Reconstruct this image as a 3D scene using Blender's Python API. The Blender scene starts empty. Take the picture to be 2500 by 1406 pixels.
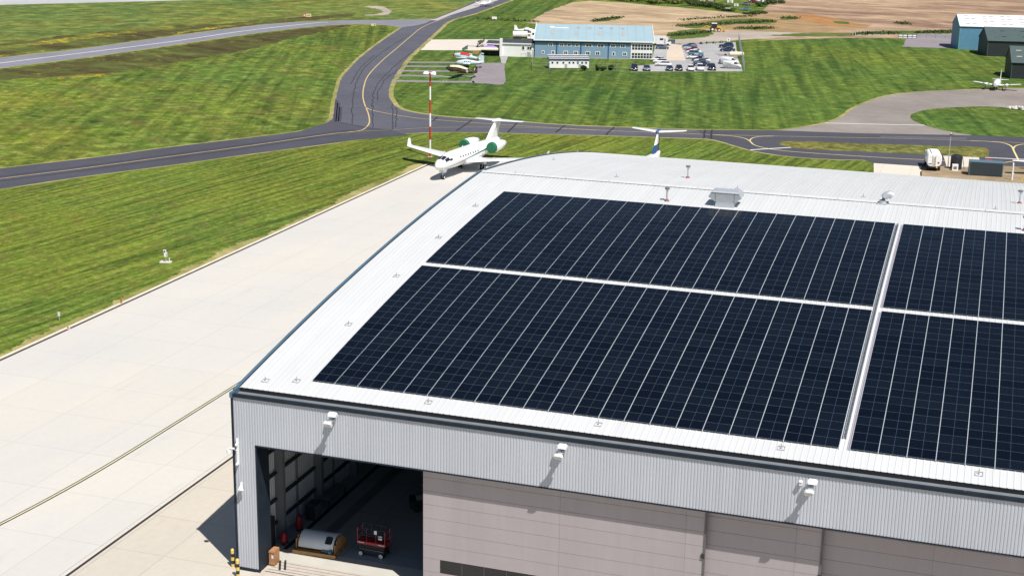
import bpy, bmesh, math, random
import numpy as np
from mathutils import Vector, Matrix, geometry
random.seed(7); rng = np.random.default_rng(7)
scene = bpy.context.scene
col = scene.collection

# ------------------------------------------------------------------ camera (solved from the photograph's lines)
FPX = 3556.587; YAW = -0.3158394; PITCH = 0.2661379; ROLL = 0.0162598
CAM = np.array([47.2373, -83.4300, 46.5132])
def cam_axes():
    f = np.array([math.sin(YAW)*math.cos(PITCH), math.cos(YAW)*math.cos(PITCH), -math.sin(PITCH)])
    r = np.array([math.cos(YAW), -math.sin(YAW), 0.0]); u = np.cross(r, f)
    c, s = math.cos(ROLL), math.sin(ROLL)
    return np.array([c*r+s*u, -s*r+c*u, f])
AX = cam_axes()
cam = bpy.data.cameras.new('camera'); cam_o = bpy.data.objects.new('camera', cam); col.objects.link(cam_o)
cam.sensor_width = 36.0; cam.lens = FPX/2500*36; cam.clip_start = 1.0; cam.clip_end = 9000
m = Matrix.Identity(4)
for i in range(3):
    m[i][0] = AX[0][i]; m[i][1] = AX[1][i]; m[i][2] = -AX[2][i]; m[i][3] = CAM[i]
cam_o.matrix_world = m
scene.camera = cam_o

# ------------------------------------------------------------------ sky, sun, exposure
SUN = Vector((0.395, -0.325, 0.859)).normalized()          # towards the sun
elev = math.asin(SUN.z); az = math.atan2(SUN.x, SUN.y)      # from +Y, clockwise
world = bpy.data.worlds.new('World'); scene.world = world; world.use_nodes = True
wn = world.node_tree; wn.nodes.clear()
sky = wn.nodes.new('ShaderNodeTexSky'); sky.sky_type = 'NISHITA'; sky.sun_disc = False
sky.sun_elevation = elev; sky.sun_rotation = az; sky.air_density = 1.0; sky.dust_density = 0.6; sky.ozone_density = 1.5
bg = wn.nodes.new('ShaderNodeBackground'); bg.inputs[1].default_value = 0.058
wo = wn.nodes.new('ShaderNodeOutputWorld')
wn.links.new(sky.outputs[0], bg.inputs[0]); wn.links.new(bg.outputs[0], wo.inputs[0])
sl = bpy.data.lights.new('sun', 'SUN'); sl.energy = 4.6; sl.angle = math.radians(0.5); sl.color = (1.0, 0.955, 0.89)
so = bpy.data.objects.new('sun', sl); col.objects.link(so)
so.rotation_euler = (-SUN).to_track_quat('-Z', 'Y').to_euler(); so.location = (60, -60, 120)
vs = scene.view_settings; vs.view_transform = 'Standard'; vs.look = 'None'; vs.exposure = 0.35; vs.gamma = 1.0
vs.use_curve_mapping = False

# ------------------------------------------------------------------ pixel -> place
def ray(u, v): return AX.T @ np.array([(u-1250)/FPX, -(v-703)/FPX, 1.0])
def G(u, v, z=0.0):
    d = ray(u, v); p = CAM + d*(z-CAM[2])/d[2]; return Vector((p[0], p[1], z))
def onY(u, v, y):
    d = ray(u, v); p = CAM + d*(y-CAM[1])/d[1]; return Vector(p)
def onPlane(u, v, p0, n):
    d = Vector(ray(u, v)); c = Vector(CAM); t = (p0-c).dot(n)/d.dot(n); return c+d*t

# ------------------------------------------------------------------ materials
MATS = {}
def nodes_of(name):
    mt = bpy.data.materials.new(name); mt.use_nodes = True; nt = mt.node_tree
    b = nt.nodes['Principled BSDF']; return mt, nt, b
def pbr(name, rgb, rough=0.6, metal=0.0, var=0.08, scale=1.5, spec=0.5, coat=0.0, bump=0.0, bscale=20, coords='Object'):
    if name in MATS: return MATS[name]
    mt, nt, b = nodes_of(name)
    b.inputs['Roughness'].default_value = rough; b.inputs['Metallic'].default_value = metal
    b.inputs['Specular IOR Level'].default_value = spec; b.inputs['Coat Weight'].default_value = coat
    b.inputs['Coat Roughness'].default_value = 0.08
    tc = nt.nodes.new('ShaderNodeTexCoord')
    n = nt.nodes.new('ShaderNodeTexNoise'); n.inputs['Scale'].default_value = scale; n.inputs['Detail'].default_value = 5; n.inputs['Roughness'].default_value = 0.65
    nt.links.new(tc.outputs[coords], n.inputs['Vector'])
    mr = nt.nodes.new('ShaderNodeMapRange'); mr.inputs[1].default_value = 0.3; mr.inputs[2].default_value = 0.7
    mr.inputs[3].default_value = 1-var; mr.inputs[4].default_value = 1+var
    nt.links.new(n.outputs[0], mr.inputs[0])
    mx = nt.nodes.new('ShaderNodeVectorMath'); mx.operation = 'SCALE'; mx.inputs[0].default_value = rgb[:3]
    nt.links.new(mr.outputs[0], mx.inputs['Scale']); nt.links.new(mx.outputs[0], b.inputs['Base Color'])
    if bump:
        n2 = nt.nodes.new('ShaderNodeTexNoise'); n2.inputs['Scale'].default_value = bscale; n2.inputs['Detail'].default_value = 4
        nt.links.new(tc.outputs[coords], n2.inputs['Vector'])
        bp = nt.nodes.new('ShaderNodeBump'); bp.inputs['Strength'].default_value = bump; bp.inputs['Distance'].default_value = 0.02
        nt.links.new(n2.outputs[0], bp.inputs['Height']); nt.links.new(bp.outputs[0], b.inputs['Normal'])
    MATS[name] = mt; return mt

class NT:
    """small helper to write ground shaders"""
    def __init__(s, name, rough=0.9, spec=0.2):
        s.mt, s.nt, s.b = nodes_of(name); s.b.inputs['Roughness'].default_value = rough; s.b.inputs['Specular IOR Level'].default_value = spec
        s.geo = s.nt.nodes.new('ShaderNodeNewGeometry'); s.pos = s.geo.outputs['Position']
    def mapped(s, rot=0, sc=(1,1,1), loc=(0,0,0), src=None):
        r = s.nt.nodes.new('ShaderNodeVectorRotate'); r.rotation_type = 'Z_AXIS'; r.inputs['Angle'].default_value = rot
        s.nt.links.new(src or s.pos, r.inputs['Vector'])
        mp = s.nt.nodes.new('ShaderNodeMapping'); mp.inputs['Scale'].default_value = sc; mp.inputs['Location'].default_value = loc
        s.nt.links.new(r.outputs[0], mp.inputs[0]); return mp.outputs[0]
    def noise(s, vec, scale=1, detail=4, rough=0.6, dist=0.0):
        n = s.nt.nodes.new('ShaderNodeTexNoise'); n.inputs['Scale'].default_value = scale; n.inputs['Detail'].default_value = detail
        n.inputs['Roughness'].default_value = rough; n.inputs['Distortion'].default_value = dist
        s.nt.links.new(vec, n.inputs['Vector']); return n.outputs[0]
    def rng(s, v, a, b, c=0.0, d=1.0):
        r = s.nt.nodes.new('ShaderNodeMapRange'); r.inputs[1].default_value = a; r.inputs[2].default_value = b
        r.inputs[3].default_value = c; r.inputs[4].default_value = d; s.nt.links.new(v, r.inputs[0]); return r.outputs[0]
    def math(s, op, a, b):
        n = s.nt.nodes.new('ShaderNodeMath'); n.operation = op
        for i, x in enumerate((a, b)):
            if isinstance(x, (int, float)): n.inputs[i].default_value = x
            else: s.nt.links.new(x, n.inputs[i])
        return n.outputs[0]
    def mix(s, f, a, b, mode='MIX'):
        n = s.nt.nodes.new('ShaderNodeMix'); n.data_type = 'RGBA'; n.blend_type = mode
        if isinstance(f, (int, float)): n.inputs[0].default_value = f
        else: s.nt.links.new(f, n.inputs[0])
        for i, x in ((6, a), (7, b)):
            if isinstance(x, tuple): n.inputs[i].default_value = (*x[:3], 1)
            else: s.nt.links.new(x, n.inputs[i])
        return n.outputs[2]
    def scale(s, c, f):
        n = s.nt.nodes.new('ShaderNodeVectorMath'); n.operation = 'SCALE'; s.nt.links.new(c, n.inputs[0]); s.nt.links.new(f, n.inputs['Scale']); return n.outputs[0]
    def out(s, c, bump=None, bd=0.05, bs=0.5):
        s.nt.links.new(c, s.b.inputs['Base Color'])
        if bump is not None:
            bp = s.nt.nodes.new('ShaderNodeBump'); bp.inputs['Strength'].default_value = bs; bp.inputs['Distance'].default_value = bd
            s.nt.links.new(bump, bp.inputs['Height']); s.nt.links.new(bp.outputs[0], s.b.inputs['Normal'])
        return s.mt

def grass_mat(name, ang, c_dark=(0.036,0.068,0.009), c_mid=(0.152,0.208,0.025), c_dry=(0.335,0.31,0.095), dry=0.6, streak=1.0, pitch=2.6, g=0.2, brown=0.5, dist=1.0, con=1.0, elong=1.0):
    """mown grass: swathes, tufts of several sizes, dry straw and brownish weeds; g is the size of the coarsest tufts (1/m)"""
    k = NT(name, 0.95, 0.12)
    big = k.noise(k.mapped(ang, (0.022,0.014,0.02)), 1.0, 4, 0.6, 0.5)
    st = k.noise(k.mapped(ang, (1.0/pitch, 0.035/pitch, 0.1)), 1.0, 3, 0.55, dist)          # mower swathes
    tuft = k.noise(k.mapped(ang+(1.2 if elong == 1.0 else 0), (g*elong**0.5, g*1.25/elong**0.5, 1)), 1.0, 10, 0.74, 0.3)
    tuf2 = k.noise(k.mapped(ang-0.5, (g*2.1, g*1.6, 1), (13,5,0)), 1.0, 9, 0.78)
    spots = k.noise(k.mapped(0.7, (g*0.45, g*0.8, 1), (3,41,0)), 1.0, 9, 0.72, 0.6)
    f = k.math('ADD', k.math('MULTIPLY', k.rng(st, 0.32, 0.68, -0.42, 0.42), streak), k.rng(big, 0.3, 0.7, 0.25, 0.75))
    f = k.math('ADD', f, k.rng(tuft, 0.25, 0.75, -0.95*con, 0.95*con))
    base = k.mix(k.rng(f, -0.1, 1.1), c_dark, c_mid)
    dryf = k.math('MULTIPLY', k.rng(tuf2, 0.47, 0.68), k.rng(st, 0.38, 0.6, 0.35, 1.0))
    base = k.mix(k.math('MULTIPLY', dryf, dry), base, c_dry)
    br = k.math('MULTIPLY', k.rng(spots, 0.47, 0.62), k.rng(tuf2, 0.3, 0.6, 1.0, 0.25))
    base = k.mix(k.math('MULTIPLY', br, brown), base, (0.15,0.105,0.035))
    drift = k.noise(k.mapped(ang+0.3, (0.011,0.02,0.02), (23,11,0)), 1.0, 5, 0.62, 0.8)
    base = k.mix(k.rng(drift, 0.35, 0.65), k.mix(1.0, base, (1.10,1.02,0.9), 'MULTIPLY'), k.mix(1.0, base, (0.70,0.88,0.95), 'MULTIPLY'))
    lum = k.rng(tuf2, 0.25, 0.75, 1.0-0.55*con, 1.0+0.55*con)
    return k.out(k.scale(base, lum), tuft, 0.12, 0.5)

def asphalt_mat(name, rgb, var=0.2, patch=0.25):
    k = NT(name, 0.85, 0.25)
    a = k.noise(k.mapped(0.3, (0.05,0.05,0.05)), 1, 5, 0.6); b = k.noise(k.mapped(0, (2.5,2.5,1)), 1, 5, 0.75)
    c = k.noise(k.mapped(0.9, (0.35,0.35,0.2)), 1, 4, 0.6)
    l = k.math('MULTIPLY', k.rng(a, 0.3, 0.7, 1-patch, 1+patch), k.rng(b, 0.25, 0.75, 1-var, 1+var))
    l = k.math('MULTIPLY', l, k.rng(c, 0.3, 0.7, 0.92, 1.08))
    base = k.mix(0.0, rgb, rgb)
    return k.out(k.scale(base, l), b, 0.02, 0.4)

def concrete_mat(name, rgb, slab=6.0, var=0.05, joint=0.78, ang=0.0, offs=(0,0,0)):
    k = NT(name, 0.8, 0.3)
    v = k.mapped(ang, (1,1,1), offs)
    br = k.nt.nodes.new('ShaderNodeTexBrick'); br.offset = 0.0; br.inputs['Scale'].default_value = 1.0
    br.inputs['Brick Width'].default_value = slab; br.inputs['Row Height'].default_value = slab
    br.inputs['Mortar Size'].default_value = 0.045; br.inputs['Mortar Smooth'].default_value = 0.3; br.inputs['Bias'].default_value = 0
    br.inputs['Color1'].default_value = (0.985,0.985,0.985,1); br.inputs['Color2'].default_value = (1.015,1.015,1.015,1); br.inputs['Mortar'].default_value = (joint,joint,joint,1)
    k.nt.links.new(v, br.inputs['Vector'])
    a = k.noise(k.mapped(0.2, (0.06,0.02,0.05)), 1, 6, 0.65); b = k.noise(k.mapped(0, (1.6,1.6,1)), 1, 6, 0.7)
    stain = k.noise(k.mapped(0, (0.5,0.07,1), (4,9,0)), 1, 6, 0.7)
    l = k.math('MULTIPLY', k.rng(a, 0.3, 0.7, 1-var*1.6, 1+var), k.rng(b, 0.25, 0.75, 1-var, 1+var))
    l = k.math('MULTIPLY', l, k.rng(stain, 0.58, 0.8, 1.0, 0.88))
    warm = k.mix(k.rng(a, 0.35, 0.65), rgb, tuple(x*y for x, y in zip(rgb, (1.03,1.0,0.94))))
    return k.out(k.scale(k.mix(1.0, warm, br.outputs[0], 'MULTIPLY'), l), b, 0.01, 0.25)

def field_mat(name, c1, c2, c3, sx=0.05, sy=0.16, ang=0.3, mott=0.5, g=0.12, con=0.45, fleck=None, fl=(0.5,0.62)):
    k = NT(name, 0.95, 0.1)
    a = k.noise(k.mapped(ang, (sx, sy, 0.1)), 1, 8, 0.72, 0.5); b = k.noise(k.mapped(ang, (g, g*1.6, 1)), 1, 10, 0.76)
    c = k.noise(k.mapped(ang, (0.02,0.045,1), (5,5,0)), 1, 8, 0.66, 0.4)
    base = k.mix(k.rng(a, 0.38, 0.62), c1, c2)
    base = k.mix(k.math('MULTIPLY', k.rng(c, 0.46, 0.62), mott), base, c3)
    base = k.scale(base, k.rng(b, 0.25, 0.75, 1-con, 1+con))
    if fleck is not None:
        d = k.noise(k.mapped(ang+0.4, (g*1.3, g*2.2, 1), (17,3,0)), 1, 10, 0.78); e = k.noise(k.mapped(ang, (0.03,0.08,1), (2,19,0)), 1, 4, 0.6)
        base = k.mix(k.math('MULTIPLY', k.rng(d, *fl), k.rng(e, 0.42, 0.58)), base, fleck)
    return k.out(base, b, 0.15, 0.6)

# ------------------------------------------------------------------ mesh helpers
class MB:
    def __init__(s): s.v = []; s.f = []; s.m = []
    def face(s, pts, mi=0):
        n = len(s.v); s.v += [tuple(p) for p in pts]; s.f.append(tuple(range(n, n+len(pts)))); s.m.append(mi); return s
    def box(s, x0, y0, z0, x1, y1, z1, mi=0, T=None):
        c = [Vector((x, y, z)) for z in (z0, z1) for x, y in ((x0,y0),(x1,y0),(x1,y1),(x0,y1))]
        if T is not None: c = [T @ p for p in c]
        n = len(s.v); s.v += [tuple(p) for p in c]
        for q in ((3,2,1,0),(4,5,6,7),(0,1,5,4),(1,2,6,5),(2,3,7,6),(3,0,4,7)):
            s.f.append(tuple(n+i for i in q)); s.m.append(mi)
        return s
    def loft(s, rings, cap=True, mi=0, closed=True):
        n0 = len(s.v); k = len(rings[0])
        for r in rings: s.v += [tuple(p) for p in r]
        for i in range(len(rings)-1):
            for j in range(k if closed else k-1):
                a = n0+i*k+j; b = n0+i*k+(j+1) % k
                s.f.append((a, b, b+k, a+k)); s.m.append(mi)
        if cap:
            s.f.append(tuple(n0+j for j in reversed(range(k)))); s.m.append(mi)
            e = n0+(len(rings)-1)*k; s.f.append(tuple(e+j for j in range(k))); s.m.append(mi)
        return s
    def tube(s, path, r, n=8, mi=0, cap=True):
        path = [Vector(p) for p in path]; rr = r if isinstance(r, (list, tuple)) else [r]*len(path)
        rings = []; up0 = None
        for i, p in enumerate(path):
            t = (path[min(i+1, len(path)-1)] - path[max(i-1, 0)]).normalized()
            a = Vector((0,0,1)) if abs(t.z) < 0.9 else Vector((1,0,0))
            x = t.cross(a).normalized(); y = x.cross(t).normalized()
            rings.append([p + rr[i]*(math.cos(2*math.pi*k/n)*x + math.sin(2*math.pi*k/n)*y) for k in range(n)])
        return s.loft(rings, cap, mi)
    def prism(s, poly, axis, a, b, mi=0, T=None):
        """polygon in the plane across `axis`, extruded from a to b"""
        def P(q, t):
            p = {'x': (t, q[0], q[1]), 'y': (q[0], t, q[1]), 'z': (q[0], q[1], t)}[axis]
            p = Vector(p); return T @ p if T is not None else p
        return s.loft([[P(q, a) for q in poly], [P(q, b) for q in poly]], True, mi)
    def mesh(s, name, mats, smooth=False):
        me = bpy.data.meshes.new(name); me.from_pydata(s.v, [], s.f)
        for mt in (mats if isinstance(mats, (list, tuple)) else [mats]): me.materials.append(mt)
        me.polygons.foreach_set('material_index', s.m)
        bm = bmesh.new(); bm.from_mesh(me); bmesh.ops.recalc_face_normals(bm, faces=bm.faces); bm.to_mesh(me); bm.free()
        if smooth: me.polygons.foreach_set('use_smooth', [True]*len(me.polygons)); 
        me.update(); return me
    def build(s, name, mats, parent=None, smooth=False, loc=(0,0,0), rz=0.0):
        o = bpy.data.objects.new(name, s.mesh(name, mats, smooth)); col.objects.link(o)
        if parent is not None: o.parent = parent
        o.location = loc; o.rotation_euler = (0,0,rz)
        if smooth:
            md = o.modifiers.new('es', 'EDGE_SPLIT'); md.split_angle = math.radians(38)
        return o
def tag(o, label, cat, group=None):
    o['label'] = label; o['category'] = cat
    if group: o['group'] = group
    return o
def thing(name, label, cat, loc=(0,0,0), rz=0.0, group=None):
    o = bpy.data.objects.new(name, None); o.empty_display_size = 0.3; col.objects.link(o)
    o.location = loc; o.rotation_euler = (0,0,rz); return tag(o, label, cat, group)
def obj(name, me, parent=None, loc=(0,0,0), rot=(0,0,0), scale=(1,1,1)):
    o = bpy.data.objects.new(name, me); col.objects.link(o)
    if parent is not None: o.parent = parent
    o.location = loc; o.rotation_euler = rot; o.scale = scale; return o
def structure(o): o['kind'] = 'structure'; return o
def box_part(name, parent, mt, x0, y0, z0, x1, y1, z1, T=None):
    return MB().box(x0,y0,z0,x1,y1,z1,0,T).build(name, mt, parent)
def circle(n, r, z=0, ph=0): return [(r*math.cos(2*math.pi*i/n+ph), r*math.sin(2*math.pi*i/n+ph)) for i in range(n)]
def spline(pts, sub=6, closed=False):
    pts = [Vector(p) for p in pts]; n = len(pts); out = []
    rngi = range(n if closed else n-1)
    for i in rngi:
        p0 = pts[(i-1) % n] if closed or i > 0 else pts[0]*2-pts[1]
        p1 = pts[i]; p2 = pts[(i+1) % n]; p3 = pts[(i+2) % n] if closed or i+2 < n else pts[-1]*2-pts[-2]
        for k in range(sub):
            t = k/sub
            out.append(0.5*((2*p1)+(p2-p0)*t+(2*p0-5*p1+4*p2-p3)*t*t+(3*p1-p0-3*p2+p3)*t**3))
    if not closed: out.append(pts[-1])
    return out
def sheet(name, pts, z, mt, parent=None, kind='structure'):
    """flat sheet from an outline (world xy)"""
    pts = [Vector((p[0], p[1], z)) for p in pts]
    tris = geometry.tessellate_polygon([pts]); me = bpy.data.meshes.new(name)
    me.from_pydata([tuple(p) for p in pts], [], [tuple(t) for t in tris]); me.materials.append(mt)
    bm = bmesh.new(); bm.from_mesh(me); bmesh.ops.recalc_face_normals(bm, faces=bm.faces)
    for f in bm.faces:
        if f.normal.z < 0: f.normal_flip()
    bm.to_mesh(me); bm.free(); me.update()
    o = bpy.data.objects.new(name, me); col.objects.link(o)
    if parent is not None: o.parent = parent
    elif kind: o['kind'] = kind
    return o
def rough_edge(pts, amp, step=1.5, closed=True):
    """adds small irregularity to an outline"""
    out = []; n = len(pts)
    for i in range(n if closed else n-1):
        a = Vector(pts[i][:2]); b = Vector(pts[(i+1) % n][:2]); L = (b-a).length; k = max(1, int(L/step))
        k = min(k, 120); nrm = Vector((-(b-a).y, (b-a).x))/max(L, 1e-6)
        for j in range(k): out.append(a+(b-a)*(j/k)+nrm*random.uniform(-amp, amp)*(0 if L > 400 else 1))
    if not closed: out.append(Vector(pts[-1][:2]))
    return out
def ribbon(name, pts, w, z, mt, parent=None, taper=False, label=None):
    pts = [Vector((p[0], p[1])) for p in pts]; mb = MB(); L = []; R = []
    for i, p in enumerate(pts):
        t = (pts[min(i+1, len(pts)-1)]-pts[max(i-1, 0)]).normalized(); nn = Vector((-t.y, t.x)); ww = w/2
        L.append((p.x+nn.x*ww, p.y+nn.y*ww, z)); R.append((p.x-nn.x*ww, p.y-nn.y*ww, z))
    for i in range(len(pts)-1): mb.face([R[i], R[i+1], L[i+1], L[i]])
    me = bpy.data.meshes.new(name); me.from_pydata(mb.v, [], mb.f); me.materials.append(mt); me.update()
    o = bpy.data.objects.new(name, me); col.objects.link(o)
    if parent is not None: o.parent = parent
    else: o['kind'] = 'structure'
    return o
PX = lambda pts: [G(u, v).xy for u, v in pts]
def SP(pts, sub=6): return [Vector((p.x, p.y)) for p in spline([Vector((q[0], q[1], 0)) for q in PX(pts)], sub)]

# ================================================================== GROUND
M_GR = grass_mat('grass_general', 0.2, g=0.12)
M_GNEAR = grass_mat('grass_near', 0.143, dry=0.55, streak=1.5, pitch=0.95, g=0.5, brown=0.65, con=0.62, elong=5.0, dist=0.6)
M_GMID = grass_mat('grass_mid', -0.39, dry=0.65, streak=0.75, pitch=2.4, g=0.17, brown=0.9, dist=0.8, con=0.95)
M_GRIGHT = grass_mat('grass_right', -0.19, c_dark=(0.034,0.070,0.012), c_mid=(0.108,0.168,0.025), dry=0.42, streak=1.15, pitch=2.6, g=0.19, brown=0.3, dist=0.7, con=0.8)
M_GFAR = grass_mat('grass_far', 0.5, c_dark=(0.07,0.10,0.022), c_mid=(0.16,0.205,0.045), dry=0.6, streak=0.3, pitch=4, g=0.08, brown=0.6)
M_GISL = grass_mat('grass_island', 0.2, c_dark=(0.085,0.085,0.02), c_mid=(0.19,0.18,0.045), dry=0.8, streak=0.3, pitch=3, g=0.25)
M_DRY = field_mat('dry_verge_grass', (0.36,0.30,0.15), (0.26,0.24,0.085), (0.16,0.18,0.04), 0.3, 0.3, 0.1, 0.8)
M_HEATH = field_mat('heath', (0.052,0.044,0.02), (0.082,0.075,0.024), (0.10,0.125,0.03), 0.06, 0.2, 0.42, 0.75, 0.13, 0.7, (0.34,0.26,0.04), (0.55,0.68))
M_YEL = field_mat('yellow_flowers', (0.075,0.07,0.022), (0.12,0.125,0.03), (0.13,0.155,0.035), 0.08, 0.25, 0.42, 0.8, 0.13, 0.6, (0.46,0.35,0.03), (0.45,0.6))
M_TAN = field_mat('dry_field', (0.47,0.36,0.235), (0.37,0.27,0.17), (0.26,0.185,0.115), 0.02, 0.09, 0.25, 0.7, 0.08, 0.5)
M_BROWNF = field_mat('brown_field', (0.41,0.30,0.20), (0.30,0.20,0.13), (0.20,0.125,0.09), 0.016, 0.07, 0.3, 0.95, 0.06, 0.6)
M_EARTH = field_mat('bare_earth', (0.35,0.24,0.13), (0.27,0.175,0.09), (0.24,0.17,0.08), 0.05, 0.15, 0.3, 0.6)
M_ORANGE = field_mat('orange_earth', (0.38,0.19,0.075), (0.31,0.155,0.065), (0.3,0.17,0.08), 0.05, 0.15, 0.3, 0.5)
M_SCRUB = field_mat('scrub', (0.06,0.1,0.02), (0.1,0.14,0.03), (0.18,0.17,0.06), 0.15, 0.3, 0.3, 0.5)
M_TAXI = asphalt_mat('taxiway_asphalt', (0.066,0.067,0.083), 0.2, 0.12)
M_TAXI2 = asphalt_mat('old_taxiway_asphalt', (0.09,0.092,0.112), 0.22, 0.15)
M_ROADB = asphalt_mat('pale_taxiway_asphalt', (0.2,0.2,0.235), 0.15, 0.12)
M_PINK = asphalt_mat('old_pink_concrete', (0.245,0.215,0.195), 0.14, 0.18)
M_PALE = asphalt_mat('pale_resurfaced_strip', (0.42,0.385,0.375), 0.1, 0.08)
M_RUNWAY = asphalt_mat('runway_concrete', (0.4,0.41,0.42), 0.08, 0.08)
M_PAD = asphalt_mat('parking_pad_asphalt', (0.24,0.215,0.225), 0.16, 0.12)
M_LOT = asphalt_mat('car_park_asphalt', (0.35,0.345,0.345), 0.12, 0.1)
M_DRIVE = concrete_mat('drive_concrete', (0.55,0.47,0.39), 4.0, 0.05)
M_LANE = asphalt_mat('lane_gravel', (0.36,0.31,0.26), 0.15, 0.2)
M_APRON = concrete_mat('apron_concrete', (0.53,0.517,0.495), 7.5, 0.035, 0.84)
M_APRON2 = concrete_mat('old_apron_concrete', (0.50,0.465,0.41), 6.0, 0.05, 0.8)
M_CONC = concrete_mat('pale_concrete', (0.60,0.55,0.49), 5.0, 0.06)
M_GRAVEL = field_mat('gravel_soil', (0.33,0.25,0.17), (0.26,0.2,0.12), (0.17,0.16,0.07), 0.3, 0.4, 0.2, 0.7)
M_YLINE = pbr('yellow_paint', (0.55,0.42,0.19), 0.7, var=0.18, scale=0.8)
M_YLINE2 = pbr('bright_yellow_paint', (0.68,0.56,0.26), 0.7, var=0.12, scale=0.8)
M_WLINE = pbr('white_paint', (0.78,0.77,0.76), 0.7, var=0.12, scale=0.8)
M_BLACKP = pbr('black_paint', (0.025,0.023,0.02), 0.8)
M_SEAL = pbr('bitumen_seal', (0.022,0.022,0.026), 0.7)

Z1, Z2, Z3, Z4, Z5 = 0.008, 0.016, 0.024, 0.032, 0.040
sheet('ground', [(-4500,-1500),(4500,-1500),(4500,6500),(-4500,6500)], 0.0, M_GR)

# outlines read from the photograph
A_up = [(0,412),(240,384),(400,362),(600,338),(700,326),(760,316),(790,307),(806,294),(812,278),(818,240),(832,192),(856,164),(880,140),(932,100),(980,68)]
A_lo = [(0,462),(200,432),(400,406),(600,378),(800,352),(950,331),(1058,324),(1166,324),(1310,327.6),(1454,331),(1634,336.6),(1724,340),(1760,346),(1793,356),(1850,371),(1934,383),(2034,389.5),(2111,391)]
B_up = [(0,142),(200,120),(400,92),(600,66),(700,57),(800,52),(1000,49),(1058,47)]
B_lo = [(0,167),(200,142),(400,114),(600,85),(760,66),(860,60),(940,62),(980,68)]
R_right = [(961,194),(986,155),(1018,122),(1058,86),(1094,54),(1130,42),(1166,32),(1252,0),(1330,-30)]
IN_up = [(961,194),(953,218),(953,238),(968,259),(1004,273.6),(1094,286),(1238,295),(1382,306),(1562,313),(1700,317.6),(1850,318.6)]
def ext(pts, du): # extend a pixel line to the left along its first segment
    (u0, v0), (u1, v1) = pts[0], pts[1]; return [(u0-du, v0-(v1-v0)/(u1-u0)*du)] + pts
A_up_s = SP(ext(A_up, 500)); A_lo_s = SP(ext(A_lo, 500)); B_up_s = SP(ext(B_up, 400)); B_lo_s = SP(ext(B_lo, 400))
RR_s = SP(R_right); IN_s = SP(IN_up)

# grass fields (sheets under the taxiways)
farL = G(-900,-40).xy; 
sheet('grass_field_mid', [p for p in B_lo_s] + [p for p in reversed(A_up_s)], Z1, M_GMID)
near_poly = [p for p in A_lo_s if p.x < 60] + [Vector((90,165)), Vector((90,100)), Vector((-45.3,100)), Vector((-45.3,-160)), Vector((-330,-160)), Vector((-330,60))]
sheet('grass_field_near', near_poly, Z1, M_GNEAR)
right_px = [(1850,318.6),(1900,318),(1967.5,309),(2014,301),(2051,287.5),(2084.5,264),(2128,245.7),(2168,234),(2235,225.7),(2318.5,221),(2420,218),(2560,214)]
green_top = [(1058,86),(1094,54),(1130,42),(1166,32),(1252,0),(1330,-30),(1430,-20),(1400,6),(1340,27),(1285,55),(1310,70),(1600,112),(1816,104),(1900,98.6),(2034,93.6),(2168,93.6),(2260,96),(2330,85),(2560,85)]
sheet('grass_field_right', [p for p in IN_s] + SP(right_px)[1:] + PX(list(reversed(green_top))) + PX([(1018,122),(986,155)]), Z1, M_GRIGHT)
sheet('grass_field_far', [p for p in B_up_s] + PX([(1141,12.6),(1180,-8),(640,-4),(400,3),(0,13),(-400,32)]), Z1, M_GFAR)

# heath and flower strips beside the far taxiway
def strip(name, top, bot, z, mt, amp): sheet(name, rough_edge([p for p in SP(top, 4)] + [p for p in reversed(SP(bot, 4))], amp, 2.0), z, mt)
strip('heath_strip', [(-60,178),(0,171),(200,146),(400,118),(600,89),(760,69),(860,62)], [(-60,208),(0,196),(200,184),(400,160),(600,122),(700,99),(760,84),(860,64)], Z2, M_HEATH, 1.4)
strip('heath_strip', [(-60,118),(0,108),(200,84),(400,66),(560,58),(720,44),(860,33)], [(-60,150),(0,139),(200,117),(400,90),(600,64),(700,55),(860,41)], Z2, M_HEATH, 1.6)
strip('flower_strip', [(-60,122),(0,115),(200,86),(330,70),(420,64)], [(-60,133),(0,124),(200,98),(330,81),(420,72)], Z3, M_YEL, 1.6)
strip('flower_strip', [(150,188),(210,182),(270,180)], [(150,193),(210,189),(270,185)], Z3, M_YEL, 1.2)
strip('flower_strip', [(0,136),(60,128),(110,123)], [(0,141),(60,133),(110,127)], Z3, M_YEL, 0.6)
strip('flower_strip', [(430,79),(520,66),(640,53)], [(430,84),(520,71),(640,57)], Z3, M_YEL, 1.0)

# runway and the far taxiways
sheet('runway', PX([(-500,38),(0,13),(400,3),(640,-4),(1000,-18),(1400,-36),(1400,-70),(900,-66),(-500,-20)]), Z2, M_RUNWAY)
sheet('bare_patch', rough_edge(SP([(884,18),(910,15.5),(938,18),(954,27),(948,36),(915,38.5),(890,38.5),(926,34),(934,28),(915,21)], 4), 0.7, 1.0), Z2, M_LANE)
tb = sheet('taxiway_far', [p for p in B_up_s] + SP([(1058,47),(1030,60),(980,68)])[1:] + [p for p in reversed(B_lo_s)][1:], Z3, M_ROADB)
# main taxiway with its junctions
main_poly = [p for p in A_lo_s] + PX([(2131,398),(2134.6,412),(2300,425),(2560,440),(2560,338),(2500,336),(2369,331),(2101,326),(1900,319),(1850,318.6)]) + [p for p in reversed(IN_s)][1:] + [p for p in RR_s][1:] + PX([(1260,-30),(1166,0),(1141,12.6),(1058,47)]) + [p for p in reversed(A_up_s)][0:]
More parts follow.
